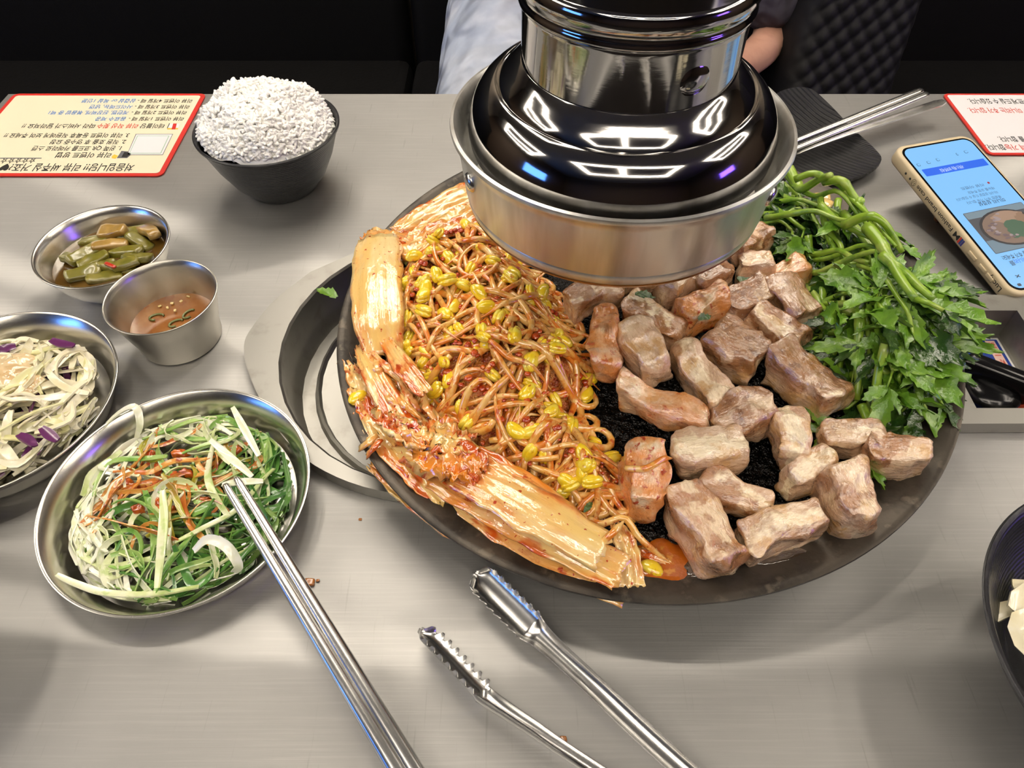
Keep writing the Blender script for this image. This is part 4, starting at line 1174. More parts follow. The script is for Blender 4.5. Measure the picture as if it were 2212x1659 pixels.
def one_sprout(px, h, label):
    pts = spline(px_spine([(x, y, hh) for x, y, hh in px]), 15)
    c = pts[7]
    o = obj('bean_sprout', mesh('bean_sprout', *tube([p - c for p in pts], [0.0019] * 11 + [0.0015, 0.001, 0.0007, 0.0004], 7)), m_stem, loc=c)
    tag(o, label, 'bean sprout', 'bean sprouts off the heap')
    return o
one_sprout([(1352,1012,.026),(1395,1012,.031),(1432,992,.030),(1452,990,.027)], 0, 'single pale bean sprout lying across the orange pork wedge')
one_sprout([(1270,1120,.014),(1300,1132,.016),(1348,1118,.020),(1380,1160,.014),(1420,1196,.008),(1445,1212,.006)], 0, 'bean sprout bent over the kimchi into the orange oil')
one_sprout([(1300,1172,.022),(1325,1150,.026),(1348,1125,.024)], 0, 'short bean sprout standing on the end of the front kimchi stalk')
for i, (x, y, lab) in enumerate([(1270,820,'loose yellow bean head closest to the upright pork strip'), (1268,852,'loose yellow bean head below another one near the pork bar'), (1408,1228,'yellow bean head floating in the orange oil'), (776,872,'yellow bean head on the left rim of the pan')]):
    u, v = atp(x, y, .006)
    o = obj('loose_bean_head', head_me, None, mtx=Matrix.Translation(pan(u, v, .006 if i != 3 else .012)) @ Matrix.Rotation(i * 1.3, 4, 'Z'))
    tag(o, lab, 'bean', 'loose bean heads')

# ------------------------------------------------------------------ water parsley
def leaf_mesh(seed, L=0.030, W=0.017, n=9):
    rr = random.Random(seed); vs, fs = [], []
    droop = rr.uniform(0.1, 0.55); fold = rr.uniform(0.05, 0.5); tw = rr.uniform(-.5, .5)
    for i in range(n + 1):
        t = i / n
        w = W * 0.5 * (math.sin(math.pi * min(1, t * 0.92 + 0.06)) ** 0.8) * (1.15 - 0.45 * t)
        if i == n: w = 0.0004
        x = L * t
        for k, s in enumerate((-1, -0.5, 0, 0.5, 1)):
            tooth = (1.0 + (0.17 if i % 2 else -0.13)) if abs(s) == 1 else 1.0
            xx = x + (0.0022 if i % 2 and abs(s) == 1 else 0) * (L / 0.03)
            y = s * w * tooth
            z = abs(y) * fold - droop * L * t * t * 0.6 + 0.0012 * math.sin(t * 11 + s * 3 + seed) + y * tw * t
            vs.append((xx, y, z))
    for i in range(n):
        for k in range(4):
            a = i * 5 + k; fs.append((a, a + 5, a + 6, a + 1))
    N = len(vs)
    vs2 = vs + [(x, y, z - 0.0003) for x, y, z in vs]
    fs2 = fs + [tuple(N + q for q in f[::-1]) for f in fs]
    return vs2, fs2
LEAF = []
for i in range(10):
    me = mesh('leaf', *leaf_mesh(i * 7 + 1, R.uniform(.026, .040), R.uniform(.010, .016))); me.materials.append(raw(m_pleaf)); LEAF.append(me)
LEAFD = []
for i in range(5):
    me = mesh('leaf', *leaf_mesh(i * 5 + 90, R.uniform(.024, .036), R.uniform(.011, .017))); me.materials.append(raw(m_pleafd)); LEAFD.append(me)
PP = [atp(x, y, .012) for x, y in [(1690,370),(1745,430),(1830,460),(1890,520),(1990,640),(2055,690),(2072,770),(2010,860),(1960,935),(1905,930),(1830,865),(1752,760),(1760,640),(1735,560),(1640,500),(1640,420)]]
PP = [(u * min(1, .196 / max(1e-6, math.hypot(u, v))), v * min(1, .196 / max(1e-6, math.hypot(u, v)))) for u, v in PP]
pu = [p[0] for p in PP]; pv = [p[1] for p in PP]
def pp_h(u, v):
    if not in_poly(u, v, PP): return 0.004 + max(0, math.hypot(u, v) - .16) * .4
    return 0.006 + 0.026 * sstep(edge_dist(u, v, PP) / 0.028) + max(0, math.hypot(u, v) - .16) * .35
def place_leaf(parent, origin, pos, direc, dark=False, sc=1.0, lift=0.0):
    d = V(direc).normalized()
    n = (PN + V((R.uniform(-.55, .55), R.uniform(-.55, .55), 0))).normalized()
    y = n.cross(d).normalized(); z = d.cross(y)
    m = Matrix(((d.x, y.x, z.x, 0), (d.y, y.y, z.y, 0), (d.z, y.z, z.z, 0), (0, 0, 0, 1)))
    return obj('leaf', R.choice(LEAFD if dark else LEAF), None, parent, mtx=Matrix.Translation(pos - origin) @ m @ Matrix.Scale(sc, 4))
def sprig(path, rad, leaves, label, dark=0.0, group='water parsley sprigs on the pan', lsc=1.0, fork=True):
    pts = spline(path, 16); c = pts[8]
    n = len(pts)
    rr = [rad * (1 - 0.45 * i / (n - 1)) * (1 + 0.18 * (i == 5)) for i in range(n)]
    o = obj('parsley_sprig', mesh('stem', *tube([p - c for p in pts], rr, 8)), m_pstem, loc=c)
    tag(o, label, 'parsley', group)
    for k in range(leaves):
        i = R.randint(6, n - 2) if k > 1 else n - 1
        t = (pts[min(i + 1, n - 1)] - pts[i - 1]).normalized()
        side = t.cross(PN).normalized() * R.choice([-1, 1])
        pd = (t * R.uniform(.3, 1) + side * R.uniform(.3, 1) + PN * R.uniform(-.05, .45)).normalized()
        ln = R.uniform(.008, .02) * lsc
        q = pts[i] + pd * ln
        if math.hypot(*(PMI @ q).xy) > .190 or math.hypot(*(PMI @ (q + pd * .025)).xy) > .207: continue
        pe = [pts[i], pts[i] + pd * ln * .5 + PN * .001, q]
        pt = obj('leaf_stalk', mesh('leaf_stalk', *tube([p - c for p in pe], [rad * .45, rad * .38, rad * .3], 6)), m_pstem, o)
        tri = ((0, 1.0), (0.75, .75), (-0.75, .75)) if fork else ((0, 1.0),)
        for da, sc in tri:
            dd = Matrix.Rotation(da + R.uniform(-.2, .2), 3, PN) @ pd
            dd = dd + PN * R.uniform(-.30, .15)
            l = place_leaf(pt, c, q, dd, R.random() < dark, sc * R.uniform(.75, 1.1) * lsc)
    return o
def auto_sprig(px0, py0, px1, py1, lay, rad, leaves, label, dark=0.0, wig=0.004, lsc=1.0, grp='water parsley sprigs on the pan'):
    a, b = atp(px0, py0, .02), atp(px1, py1, .02)
    path = []
    for i in range(5):
        t = i / 4
        u, v = a[0] + (b[0] - a[0]) * t + R.uniform(-wig, wig) * (0 < i < 4), a[1] + (b[1] - a[1]) * t + R.uniform(-wig, wig) * (0 < i < 4)
        path.append(pan(u, v, pp_h(u, v) * lay + .002))
    return sprig(path, rad, leaves, label, dark, lsc=lsc, group=grp)
# bottom layer of wilted leaves
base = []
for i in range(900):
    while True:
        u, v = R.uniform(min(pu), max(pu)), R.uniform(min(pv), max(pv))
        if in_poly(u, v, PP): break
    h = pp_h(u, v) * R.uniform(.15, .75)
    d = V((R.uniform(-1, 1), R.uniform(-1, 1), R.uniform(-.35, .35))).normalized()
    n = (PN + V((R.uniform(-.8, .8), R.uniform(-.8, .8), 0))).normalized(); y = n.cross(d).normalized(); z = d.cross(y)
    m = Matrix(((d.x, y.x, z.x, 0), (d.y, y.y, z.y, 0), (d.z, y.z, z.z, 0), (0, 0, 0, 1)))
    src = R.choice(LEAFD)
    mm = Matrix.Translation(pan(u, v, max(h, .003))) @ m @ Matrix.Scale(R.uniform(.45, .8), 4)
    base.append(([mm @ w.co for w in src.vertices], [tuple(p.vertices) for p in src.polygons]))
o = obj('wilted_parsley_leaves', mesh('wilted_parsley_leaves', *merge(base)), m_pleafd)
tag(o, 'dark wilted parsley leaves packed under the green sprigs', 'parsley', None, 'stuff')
PL = 'green water parsley sprig with serrated leaves in the heap at the right of the pan'
for i in range(46):       # general heap, stems run from back left to front right
    while True:
        px, py = R.uniform(1650, 1990), R.uniform(400, 820)
        if in_poly(*atp(px, py, .02), PP): break
    a = math.radians(R.gauss(48, 26)); l = R.uniform(110, 230)
    auto_sprig(px - l * .5 * math.cos(a), py - l * .5 * math.sin(a), px + l * .5 * math.cos(a), py + l * .5 * math.sin(a), R.uniform(.6, 1.05), R.uniform(.0016, .0030), R.choice([0, 0, 1, 1, 2]) if px < 1860 else R.randint(1, 2), PL, .45, lsc=R.uniform(.6, .85))
for i in range(18):       # leafy tips at the front right
    px, py = R.uniform(1840, 1970), R.uniform(630, 850)
    a = math.radians(R.gauss(35, 35)); l = R.uniform(70, 140)
    auto_sprig(px - l * math.cos(a), py - l * math.sin(a), px, py, R.uniform(.9, 1.2), R.uniform(.0012, .002), R.randint(2, 4), 'leafy parsley tip spilling over the right rim of the pan', .25, lsc=R.uniform(.75, 1.05), grp='leafy parsley tips at the right rim')
for i, (a, b, c_, d_, r, lab) in enumerate([
    (1835,575,1925,735,.0044,'thick cut parsley stem lying on top of the heap'),
    (1862,640,1962,735,.0038,'second thick parsley stem beside the thick cut one'),
    (1700,375,1760,470,.0044,'thick parsley stem stub at the very back'),
    (1760,450,1868,520,.0034,'parsley stem pointing to the back right rim'),
    (1800,540,1920,600,.0036,'pale yellow-green parsley stem across the upper heap'),
    (1745,560,1880,640,.0026,'curved parsley stem along the pork edge'),
    (1750,590,1815,720,.0028,'parsley stem bending down beside the pale pork wedge'),
    (1815,700,1860,850,.0036,'upright parsley stem over the long pork strip'),
    (1870,860,1920,945,.0032,'parsley stem end sticking out at the front'),
    (1830,500,1862,455,.0034,'light green parsley stub sticking up at the rim'),
    (1885,555,1880,480,.0022,'slim upright parsley stalk by the right rim'),
    (1980,625,2045,640,.0022,'parsley stalk reaching past the rim towards the control knob'),
    (2050,720,2075,775,.0022,'short yellow parsley stalk over the right rim'),
    (1650,540,1700,560,.0038,'stubby parsley stem next to the pinkish-brown pork'),
    (1700,440,1830,470,.0028,'parsley stem below the black spoon dish'),
    (1880,800,1905,940,.0030,'pale parsley stem among the front leaves')]):
    auto_sprig(a, b, c_, d_, 1.65, r * .9, 1 if i % 3 == 0 else 0, lab, .1, .0012, .8)

for i in range(16):       # long bare stems combed over the heap
    px, py = R.uniform(1700, 1900), R.uniform(430, 720)
    a = math.radians(R.gauss(50, 14)); l = R.uniform(150, 240)
    q = [(px + t * l * math.cos(a), py + t * l * math.sin(a)) for t in (-.5, .5)]
    if not all(in_poly(*atp(x, y, .02), PP) for x, y in q): continue
    auto_sprig(*q[0], *q[1], R.uniform(1.2, 1.5), R.uniform(.0016, .0026), 0, 'long bare parsley stem combed over the green heap', 0, .0025, grp='bare parsley stems')
# oil and loose scraps on the pan
def puddle(name, cx, cy, rx, ry, h, mat, label, cat, seed, kind='stuff', n=40, ang=0):
    vs, fs = [], []
    rings = (0.0, 0.4, 0.75, 0.93, 1.0); hs = (1, .95, .8, .5, 0)
    u0_, v0_ = atp(cx, cy, 0)
    k = mpp(pan(u0_, v0_))
    for r, hh in zip(rings, hs):
        for i in range(n):
            a = 2 * math.pi * i / n
            w = 1 + .35 * mn.noise(V((math.cos(a) * 1.6, math.sin(a) * 1.6, seed)))
            x, y = math.cos(a) * rx * k * r * w, math.sin(a) * ry * k * r * w * 1.25
            x, y = x * math.cos(ang) - y * math.sin(ang), x * math.sin(ang) + y * math.cos(ang)
            rad = math.hypot(u0_ + x, v0_ + y)
            vs.append(pan(u0_ + x, v0_ + y, .0004 + h * hh + max(0, rad - .158) * .35))
    for q in range(4):
        for i in range(n):
            j = (i + 1) % n; fs.append((q * n + i, (q + 1) * n + i, (q + 1) * n + j, q * n + j))
    o = obj(name, mesh(name, vs, fs), mat); return tag(o, label, cat, None, kind)
puddle('orange_oil', 1425, 1212, 72, 40, .0014, m_oil, 'orange chilli oil puddle between kimchi and pork', 'oil', 3)
puddle('orange_oil', 1285, 1095, 70, 30, .0012, m_oil, 'thin orange sauce under the front sprouts', 'oil', 8)
m_fat = Mat('clear_fat', (60, 44, 26), 0.04, coat=1.0); m_fat.nbump(120, .3, .001)
puddle('rendered_fat', 1640, 1205, 90, 22, .0012, m_fat, 'clear bubbling fat along the front of the pork', 'oil', 5)
puddle('rendered_fat', 1520, 1235, 60, 22, .0012, m_fat, 'clear fat pooled under the big half-seared pork', 'oil', 9)

# loose scraps of herb and garlic
for i, (x, y, h, sc_, a, lab) in enumerate([(728, 642, .012, .55, 2.6, 'green herb scrap stuck to the left rim of the pan'), (1508, 690, .027, .40, .5, 'green leaf fleck on the orange-glazed pork cube'),
        (1592, 600, .022, .55, -.6, 'dark leaf scrap between the small pork pieces'), (1372, 636, .024, .5, .1, 'leaf scrap on the brown-topped pork slab'), (1262, 1107, .020, .3, 1.0, 'tiny green fleck on the kimchi seasoning'), (1945, 530, .014, .5, -.9, 'small parsley leaf on the back right rim')]):
    u, v = atp(x, y, h)
    o = obj('leaf_scrap', (LEAF if i in (0, 5) else LEAFD)[i % 5], None, mtx=Matrix.Translation(pan(u, v, h)) @ Matrix.Rotation(a, 4, 'Z') @ Matrix.Scale(sc_, 4))
    tag(o, lab, 'leaf', 'loose herb scraps')
for i, (x, y) in enumerate([(1772, 432), (1780, 447)]):
    u, v = atp(x, y, .012)
    o = obj('garlic_slice', mesh('garlic_slice', *chunk(.012, .008, .005, 500 + i, 7, 6, 4, .3, amp=.3)), m_kim, mtx=Matrix.Translation(pan(u, v, .014)) @ Matrix.Rotation(i, 4, 'Z'))
    tag(o, 'pale garlic slice behind the parsley' if i else 'pale garlic slice half under the parsley stems at the back', 'garlic', 'garlic slices at the back rim')

# chilli seasoning clinging to sprouts and kimchi
flk = []
def flake(u, v, h, r):
    vs, fs = [], []; sd = R.uniform(0, 99)
    for a in range(5):
        th = math.pi * a / 4
        for b in range(7):
            f = 6.2832 * b / 7; w = r * (1 + .7 * mn.noise(V((math.cos(f) * 1.5, math.sin(f) * 1.5, sd + a))))
            vs.append(pan(u + math.sin(th) * math.cos(f) * w, v + math.sin(th) * math.sin(f) * w, h + math.cos(th) * r * .5))
    for a in range(4):
        for b in range(7): c = (b + 1) % 7; fs.append((a * 7 + b, (a + 1) * 7 + b, (a + 1) * 7 + c, a * 7 + c))
    return vs, fs
for i in range(420):
    while True:
        u, v = R.uniform(min(us), max(us)), R.uniform(min(vv_), max(vv_))
        if in_poly(u, v, SP): break
    flk.append(flake(u, v, sp_h(u, v) * R.uniform(.95, 1.12) + .0035, R.uniform(.0008, .0026)))
m_flake = Mat('chilli_seasoning', (202, 78, 22), .25, coat=.6); m_flake.spots((162, 40, 16), 200, .48, .62, .8); m_flake.spots((228, 128, 44), 160, .55, .68, .7, seed=3)
tag(obj('chilli_seasoning', mesh('chilli_seasoning', *merge(flk)), m_flake), 'red-orange chilli seasoning specks clinging to the bean sprouts', 'seasoning', None, 'stuff')

# ------------------------------------------------------------------ dishes
def ring_prof(R_, h, foot, rim=0.0012, t=0.0008, wall=None):
    """stainless dish: outer wall up, rolled rim, inner wall down"""
    o = [(0, 0.0006), (foot * 0.9, 0.0006), (foot, 0.0), (foot + 0.0015, 0.0008)]
    wall = wall or [(foot + (R_ - foot) * 0.45, h * 0.30), (foot + (R_ - foot) * 0.80, h * 0.70)]
    o += wall + [(R_ - rim, h - rim * 1.6), (R_, h - rim * 1.2), (R_ + rim * 0.5, h - rim * 0.5), (R_ + rim * 0.3, h), (R_ - rim * 0.4, h + rim * 0.2), (R_ - rim * 1.3, h - rim * 0.4)]
    o += [(r - t * 1.4, z + t) for r, z in wall[::-1]] + [(foot, 0.0018), (foot * 0.93, 0.0016), (foot * 0.9, 0.0022), (0, 0.0022)]
    return o

def dish(name, label, cat, c, R_, h, foot, mat=None, wall=None, group=None, rim=0.0012):
    t = thing(name, label, cat, (c[0], c[1], 0.0004), group=group)
    obj('dish_body', mesh('dish_body', *lathe(ring_prof(R_, h, foot, rim, wall=wall), 112), sharp=50), mat or m_dish, t)
    return t

ON = (-0.1895, 0.2126); ONR = 0.0737
dish('scallion_dish', 'shallow round steel dish holding shredded scallion salad', 'dish', ON, ONR, 0.021, 0.0625, wall=[(0.0655, 0.004), (0.0668, 0.007), (0.0690, 0.0125)])
SLW = (-0.3262, 0.2792); SLR = 0.0754
dish('slaw_dish', 'shallow round steel dish of cabbage slaw at the left edge', 'dish', SLW, SLR, 0.022, 0.0635, wall=[(0.0665, 0.004), (0.0680, 0.007), (0.0705, 0.0130)])
PK = (-0.2993, 0.4122); PKR = 0.0470
dish('pickle_dish', 'small steel bowl with pickled green vegetables in brown brine', 'bowl', PK, PKR, 0.034, 0.026, wall=[(0.031, 0.004), (0.0385, 0.013), (0.0435, 0.0245), (0.0445, 0.028)])
CU = (-0.2353, 0.3520); CUR = 0.0366
dish('sauce_cup', 'small steep-sided steel cup of brown dipping sauce', 'cup', CU, CUR, 0.040, 0.0265, m_steel_b, wall=[(0.0290, 0.010), (0.0325, 0.024), (0.0350, 0.034)], rim=0.0008)

# ---- scallion salad
def food(name, rgb, rough=0.3, coat=0.4): return Mat(name, rgb, rough, coat=coat)
SC = []
for nm, base_, c2, c3 in (('scallion_white', (236, 236, 216), (222, 228, 186), (244, 244, 232)), ('scallion_pale', (212, 222, 160), (236, 236, 208), (180, 204, 116)),
                  ('scallion_green', (132, 176, 82), (172, 200, 118), (92, 146, 58)), ('scallion_dark', (74, 128, 54), (104, 156, 70), (52, 100, 42)),
                  ('scallion_sauced', (222, 158, 74), (200, 104, 38), (226, 196, 120)), ('scallion_oily', (176, 168, 52), (150, 110, 30), (120, 150, 50))):
    m = food(nm, base_); m.spots(c2, 60, 0.42, 0.62, 0.9); m.spots(c3, 130, 0.5, 0.66, 0.7, seed=3)
    if 'sauced' in nm: m.spots((150, 44, 18), 170, 0.55, 0.66, 0.9, seed=9)
    SC.append(m)
def tangle_path(cx, cy, Rm, hfun, length, curv, lay, n=14, spread=0.88, jit=0.12, wob=0.0015):
    while True:
        x, y = R.uniform(-1, 1) * Rm, R.uniform(-1, 1) * Rm
        if math.hypot(x, y) < Rm * spread: break
    a = R.uniform(0, 6.283); st = length / n; pts = []; w = R.uniform(0, 6)
    for i in range(n):
        rr = math.hypot(x, y)
        pts.append(V((cx + x, cy + y, hfun(x, y) * lay + wob * math.sin(i * .8 + w) + .003)))
        nx, ny = x + math.cos(a) * st, y + math.sin(a) * st
        if math.hypot(nx, ny) > Rm * spread:
            a = math.atan2(-y, -x) + R.choice([-1.2, 1.2]); nx, ny = x + math.cos(a) * st, y + math.sin(a) * st
        x, y = nx, ny; a += curv * st + R.uniform(-jit, jit)
    for _ in range(2):
        for i in range(1, n - 1): pts[i] = pts[i] * .5 + (pts[i - 1] + pts[i + 1]) * .25
    return pts
def on_h(x, y):
    r = math.hypot(x, y) / 0.062
    return 0.004 + 0.019 * max(0, 1 - r * r * .85) * (0.8 + 0.5 * mn.noise(V((x * 45, y * 45, 1))))
def strand(name, pts, w, th, mat, label, cat, group, tw=1.2, cup=0.25, tip=0.5, parent=None):
    c = pts[len(pts) // 2]; n = len(pts)
    ws = [w * (tip + (1 - tip) * math.sin(math.pi * min(1, max(0, i / (n - 1) * .9 + .05)))) for i in range(n)]
    t0 = R.uniform(-tw, tw)
    o = obj(name, mesh(name, *strip([p - c for p in pts], ws, th, t0, t0 + R.uniform(-tw, tw), cup), sharp=60), mat, loc=c)
    return tag(o, label, cat, group)
KINDS_ = ['white', 'pale green', 'mid green', 'dark green', 'sauce-stained', 'oily yellow-green']
for i in range(290):
    lay = R.uniform(.15, 1.05) if i < 190 else R.uniform(.9, 1.15)
    big = R.random()
    curv = R.choice([-1, 1]) * (R.uniform(0, 22) if big < .6 else R.uniform(40, 110))
    pts = tangle_path(*ON, 0.066, on_h, R.uniform(.025, .075), curv, lay, spread=0.93)
    c = pts[7]; dx, dy = c.x - ON[0], c.y - ON[1]
    # right and front are greener, left whiter; sauce lies at the middle back
    g = 0.5 + dx * 9 - dy * 3 + R.gauss(0, .33)
    k = 0 if g < .22 else 1 if g < .50 else 2 if g < .85 else 3
    ds = math.hypot(dx + .008, dy - .010)
    if ds < .036 and lay > .6 and R.random() < .62: k = R.choice([4, 4, 4, 5])
    strand('scallion_strip', pts, R.uniform(.0022, .0046), .0007, SC[k], f'{KINDS_[k]} scallion strip in the shallow dish under the chopsticks', 'scallion', f'{KINDS_[k]} scallion strips')
def edge_strip(px, mat, lab, w=.0045):
    pts = spline([at(x, y, z) for x, y, z in px], 16)
    strand('scallion_strip', pts, w, .0008, mat, lab, 'scallion', 'scallion strips at the dish edge', tw=.5)
edge_strip([(205,945,.018),(255,895,.024),(292,880,.028),(302,915,.022),(295,945,.016)], SC[0], 'bent white scallion strip leaning on the back left wall of the dish')
edge_strip([(503,880,.030),(530,930,.029),(560,985,.026)], SC[0], 'straight white scallion stick near the chopstick tips')
edge_strip([(455,950,.030),(500,990,.031),(545,1030,.029)], SC[0], 'straight white scallion stick crossing behind the chopstick tips')
edge_strip([(480,1048,.031),(520,1042,.032),(568,1040,.028)], SC[0], 'white scallion stick under the chopstick tips')
edge_strip([(122,1242,.022),(165,1262,.020),(230,1282,.016),(330,1285,.014),(430,1268,.014)], SC[1], 'long pale scallion strip hugging the front wall of the dish', .0042)
edge_strip([(352,1060,.033),(355,1110,.033),(350,1180,.030),(340,1270,.022)], SC[1], 'long pale scallion strip hanging down the middle', .005)
edge_strip([(420,1190,.028),(450,1165,.034),(490,1180,.035),(515,1220,.028),(505,1235,.024)], SC[0], 'big white scallion curl at the front right', .0055)
m_gochu = Mat('red_chilli_sauce', (196, 92, 30), 0.15, coat=0.5); m_gochu.spots((158, 54, 20), 150, .45, .6, .8); m_gochu.spots((206, 110, 40), 120, .56, .68, .8, seed=4)
# ---- slaw
m_cab = food('cabbage_white', (238, 230, 200)); m_cab.spots((226, 214, 168), 60, .45, .65, .8); m_cab.spots((248, 244, 226), 120, .5, .66, .7, seed=3)
m_cab2 = food('cabbage_pale_green', (222, 218, 160)); m_cab2.spots((240, 236, 204), 60, .45, .65, .9)
m_cabp = food('cabbage_purple', (98, 38, 92)); m_cabp.spots((150, 90, 140), 90, .55, .68, .8)
m_dress = Mat('sesame_dressing', (224, 200, 158), .18, coat=.7); m_dress.spots((206, 172, 122), 60, .45, .65, .8)
def sl_h(x, y):
    r = math.hypot(x - .01, y) / .066
    return 0.005 + .022 * max(0, 1 - r * r * .8) * (.8 + .5 * mn.noise(V((x * 40, y * 40, 8))))
for i in range(300):
    k = R.random()
    mat, nm = (m_cab, 'white') if k < .68 else (m_cab2, 'pale yellow') if k < .93 else (m_cabp, 'purple')
    pts = tangle_path(*SLW, .064, sl_h, R.uniform(.022, .055), R.choice([-1, 1]) * R.uniform(0, 45), R.uniform(.2, 1.1), n=10, spread=.95)
    if pts[5].x < -.375: continue
    strand('cabbage_shred', pts, R.uniform(.0026, .0062) * (1.3 if nm == 'purple' else 1), .0011, mat, f'{nm} cabbage shred in the slaw dish at the left edge', 'cabbage', f'{nm} cabbage shreds', tw=.9)
for px in ([(40,940),(58,950),(75,965)], [(90,925),(108,940),(125,952)], [(110,735),(135,745),(160,748)]):
    pts = spline([at(x, y, .024) for x, y in px], 8)
    strand('cabbage_shred', pts, .0065, .0010, m_cabp, 'wide purple cabbage piece on top of the slaw', 'cabbage', 'wide purple cabbage pieces', tw=.3)
def patch(name, c, spots, hfun, mat, label, cat, th=.0016):
    """thin pools that follow the heap"""
    parts = []
    for (cx, cy, rx, ry, sd) in spots:
        vs, fs = [], []; n, rings = 28, 7
        for k in range(rings + 1):
            r = k / rings
            for i in range(n):
                a = 6.2832 * i / n
                w = r * (1 + .45 * mn.noise(V((math.cos(a) * 1.7, math.sin(a) * 1.7, sd))) + .2 * mn.noise(V((math.cos(a) * 4, math.sin(a) * 4, sd + 5))))
                x, y = cx + rx * w * math.cos(a), cy + ry * w * math.sin(a)
                z = hfun(x, y) + .0022 + th * math.sqrt(max(0, 1 - r * r)) + .0012 * mn.noise(V((x * 220, y * 220, sd))) - (.003 if k == rings else 0)
                vs.append((c[0] + x, c[1] + y, z))
        for k in range(rings):
            for i in range(n):
                j = (i + 1) % n; fs.append((k * n + i, (k + 1) * n + i, (k + 1) * n + j, k * n + j))
        parts.append((vs, fs))
    o = obj(name, mesh(name, *merge(parts)), mat); return tag(o, label, cat, None, 'stuff')
patch('chilli_dressing', ON, [(-.008 + R.gauss(0, .016), .012 + R.gauss(0, .014), R.uniform(.002, .005), R.uniform(.0015, .0035), k) for k in range(22)], lambda x, y: on_h(x, y) * 1.0, m_gochu, 'red chilli dressing dribbled over the scallion salad', 'sauce', .0009)
patch('sesame_dressing', SLW, [(-.004, .026, .020, .012, 1), (.012, .014, .014, .009, 2), (-.012, .008, .014, .008, 3), (.020, .000, .008, .006, 4), (.004, .034, .010, .006, 6)], lambda x, y: sl_h(x, y) * 1.0, m_dress, 'cream sesame dressing poured over the slaw', 'sauce')

# ---- pickles
m_brine = Mat('pickle_brine', (92, 66, 26), .06, coat=.5); m_brine.spots((120, 88, 34), 30, .4, .65, .7)
m_pick = food('pickled_stem', (116, 110, 32)); m_pick.spots((142, 132, 56), 80, .45, .65, .8); m_pick.spots((104, 104, 30), 120, .52, .68, .7, seed=4)
m_pick2 = food('pickled_pale', (158, 124, 56)); m_pick2.spots((184, 148, 78), 80, .45, .65, .8)
m_chil = food('red_chilli', (190, 52, 28))
o = obj('brine', mesh('brine', *lathe([(0, .0190), (.025, .0190), (.0404, .0190), (.0380, .0150), (0, .0150)], 64), sharp=40), m_brine, loc=(*PK, 0.001)); tag(o, 'brown pickle brine in the small steel bowl', 'liquid', None, 'stuff')
PKS = [(185,548,.9,62),(240,530,.35,58),(270,545,-.2,60),(215,575,.15,58),(180,590,.5,55),(300,520,-.5,56),(255,580,.05,60),(225,600,.35,56),(300,555,-.1,50),(320,500,-.8,60),(285,505,.3,50),(160,560,-.2,44),(205,520,.2,46),(245,500,0,50),(270,570,.5,44),(200,560,.7,50)]
for i, (px, py, a, l) in enumerate(PKS):
    z = R.uniform(.018, .025); c = at(px, py, z); k = mpp(c)
    m = Matrix.Translation(c) @ Matrix.Rotation(a, 4, 'Z') @ Matrix.Rotation(R.uniform(-.35, .35), 4, 'X') @ Matrix.Rotation(R.uniform(-.2, .2), 4, 'Y')
    vs, fs = chunk(l * 1.3 * k, 30 * k, 17 * k, 200 + i, 10, 7, 4, .2, amp=.45)
    pal = i in (1, 9, 13)
    o = obj('pickle_piece', mesh('pickle_piece', vs, fs), m_pick2 if pal else m_pick, mtx=m)
    tag(o, 'pale amber pickle slice in the brine bowl' if pal else 'olive green pickled stem chunk in the brine bowl', 'pickle', 'pale pickle slices' if pal else 'olive pickle chunks')
c = at(238, 572, .027)
tag(obj('chilli_slice', mesh('chilli_slice', *chunk(.011, .0028, .002, 77, 6, 4, 3, .3, amp=.3)), m_chil, mtx=Matrix.Translation(c) @ Matrix.Rotation(-.5, 4, 'Z')), 'thin red chilli slice on the pickles', 'chilli')

# ---- dipping sauce
m_sauce = Mat('brown_dipping_sauce', (156, 100, 52), .10, coat=.5); m_sauce.spots((176, 124, 74), 60, .45, .66, .8); m_sauce.spots((140, 70, 28), 120, .55, .68, .6, seed=4)
o = obj('dipping_sauce', mesh('dipping_sauce', *lathe([(0, .0150), (.02, .0150), (.0296, .0152), (.0285, .0120), (0, .0120)], 64), sharp=40), m_sauce, loc=(*CU, 0)); tag(o, 'brown dipping sauce in the steel cup', 'sauce', None, 'stuff')
m_garlic = food('garlic_bit', (238, 210, 140)); m_pep = food('green_pepper_slice', (104, 112, 44))
for i, (px, py) in enumerate([(372, 656), (390, 648), (362, 665), (405, 640), (345, 662), (380, 672)]):
    c = at(px, py, .0158)
    tag(obj('garlic_bit', mesh('garlic_bit', *chunk(.0024, .0018, .0012, 300 + i, 5, 4, 3, .3, amp=.3)), m_garlic, mtx=Matrix.Translation(c) @ Matrix.Rotation(i, 4, 'Z')), 'tiny chopped garlic bit floating in the dipping sauce', 'garlic', 'garlic bits in the sauce')
for i, (px, py, a) in enumerate([(338, 685, 0.3), (408, 678, 1.0), (380, 698, .6)]):
    c = at(px, py, .0158)
    tag(obj('pepper_ring', mesh('pepper_ring', *tube([(math.cos(t * .5) * .0048, math.sin(t * .5) * .0028, 0) for t in range(10)], .0008, 6)), m_pep, mtx=Matrix.Translation(c) @ Matrix.Rotation(a, 4, 'Z')), 'green pepper ring slice floating in the dipping sauce', 'pepper', 'pepper rings in the sauce')

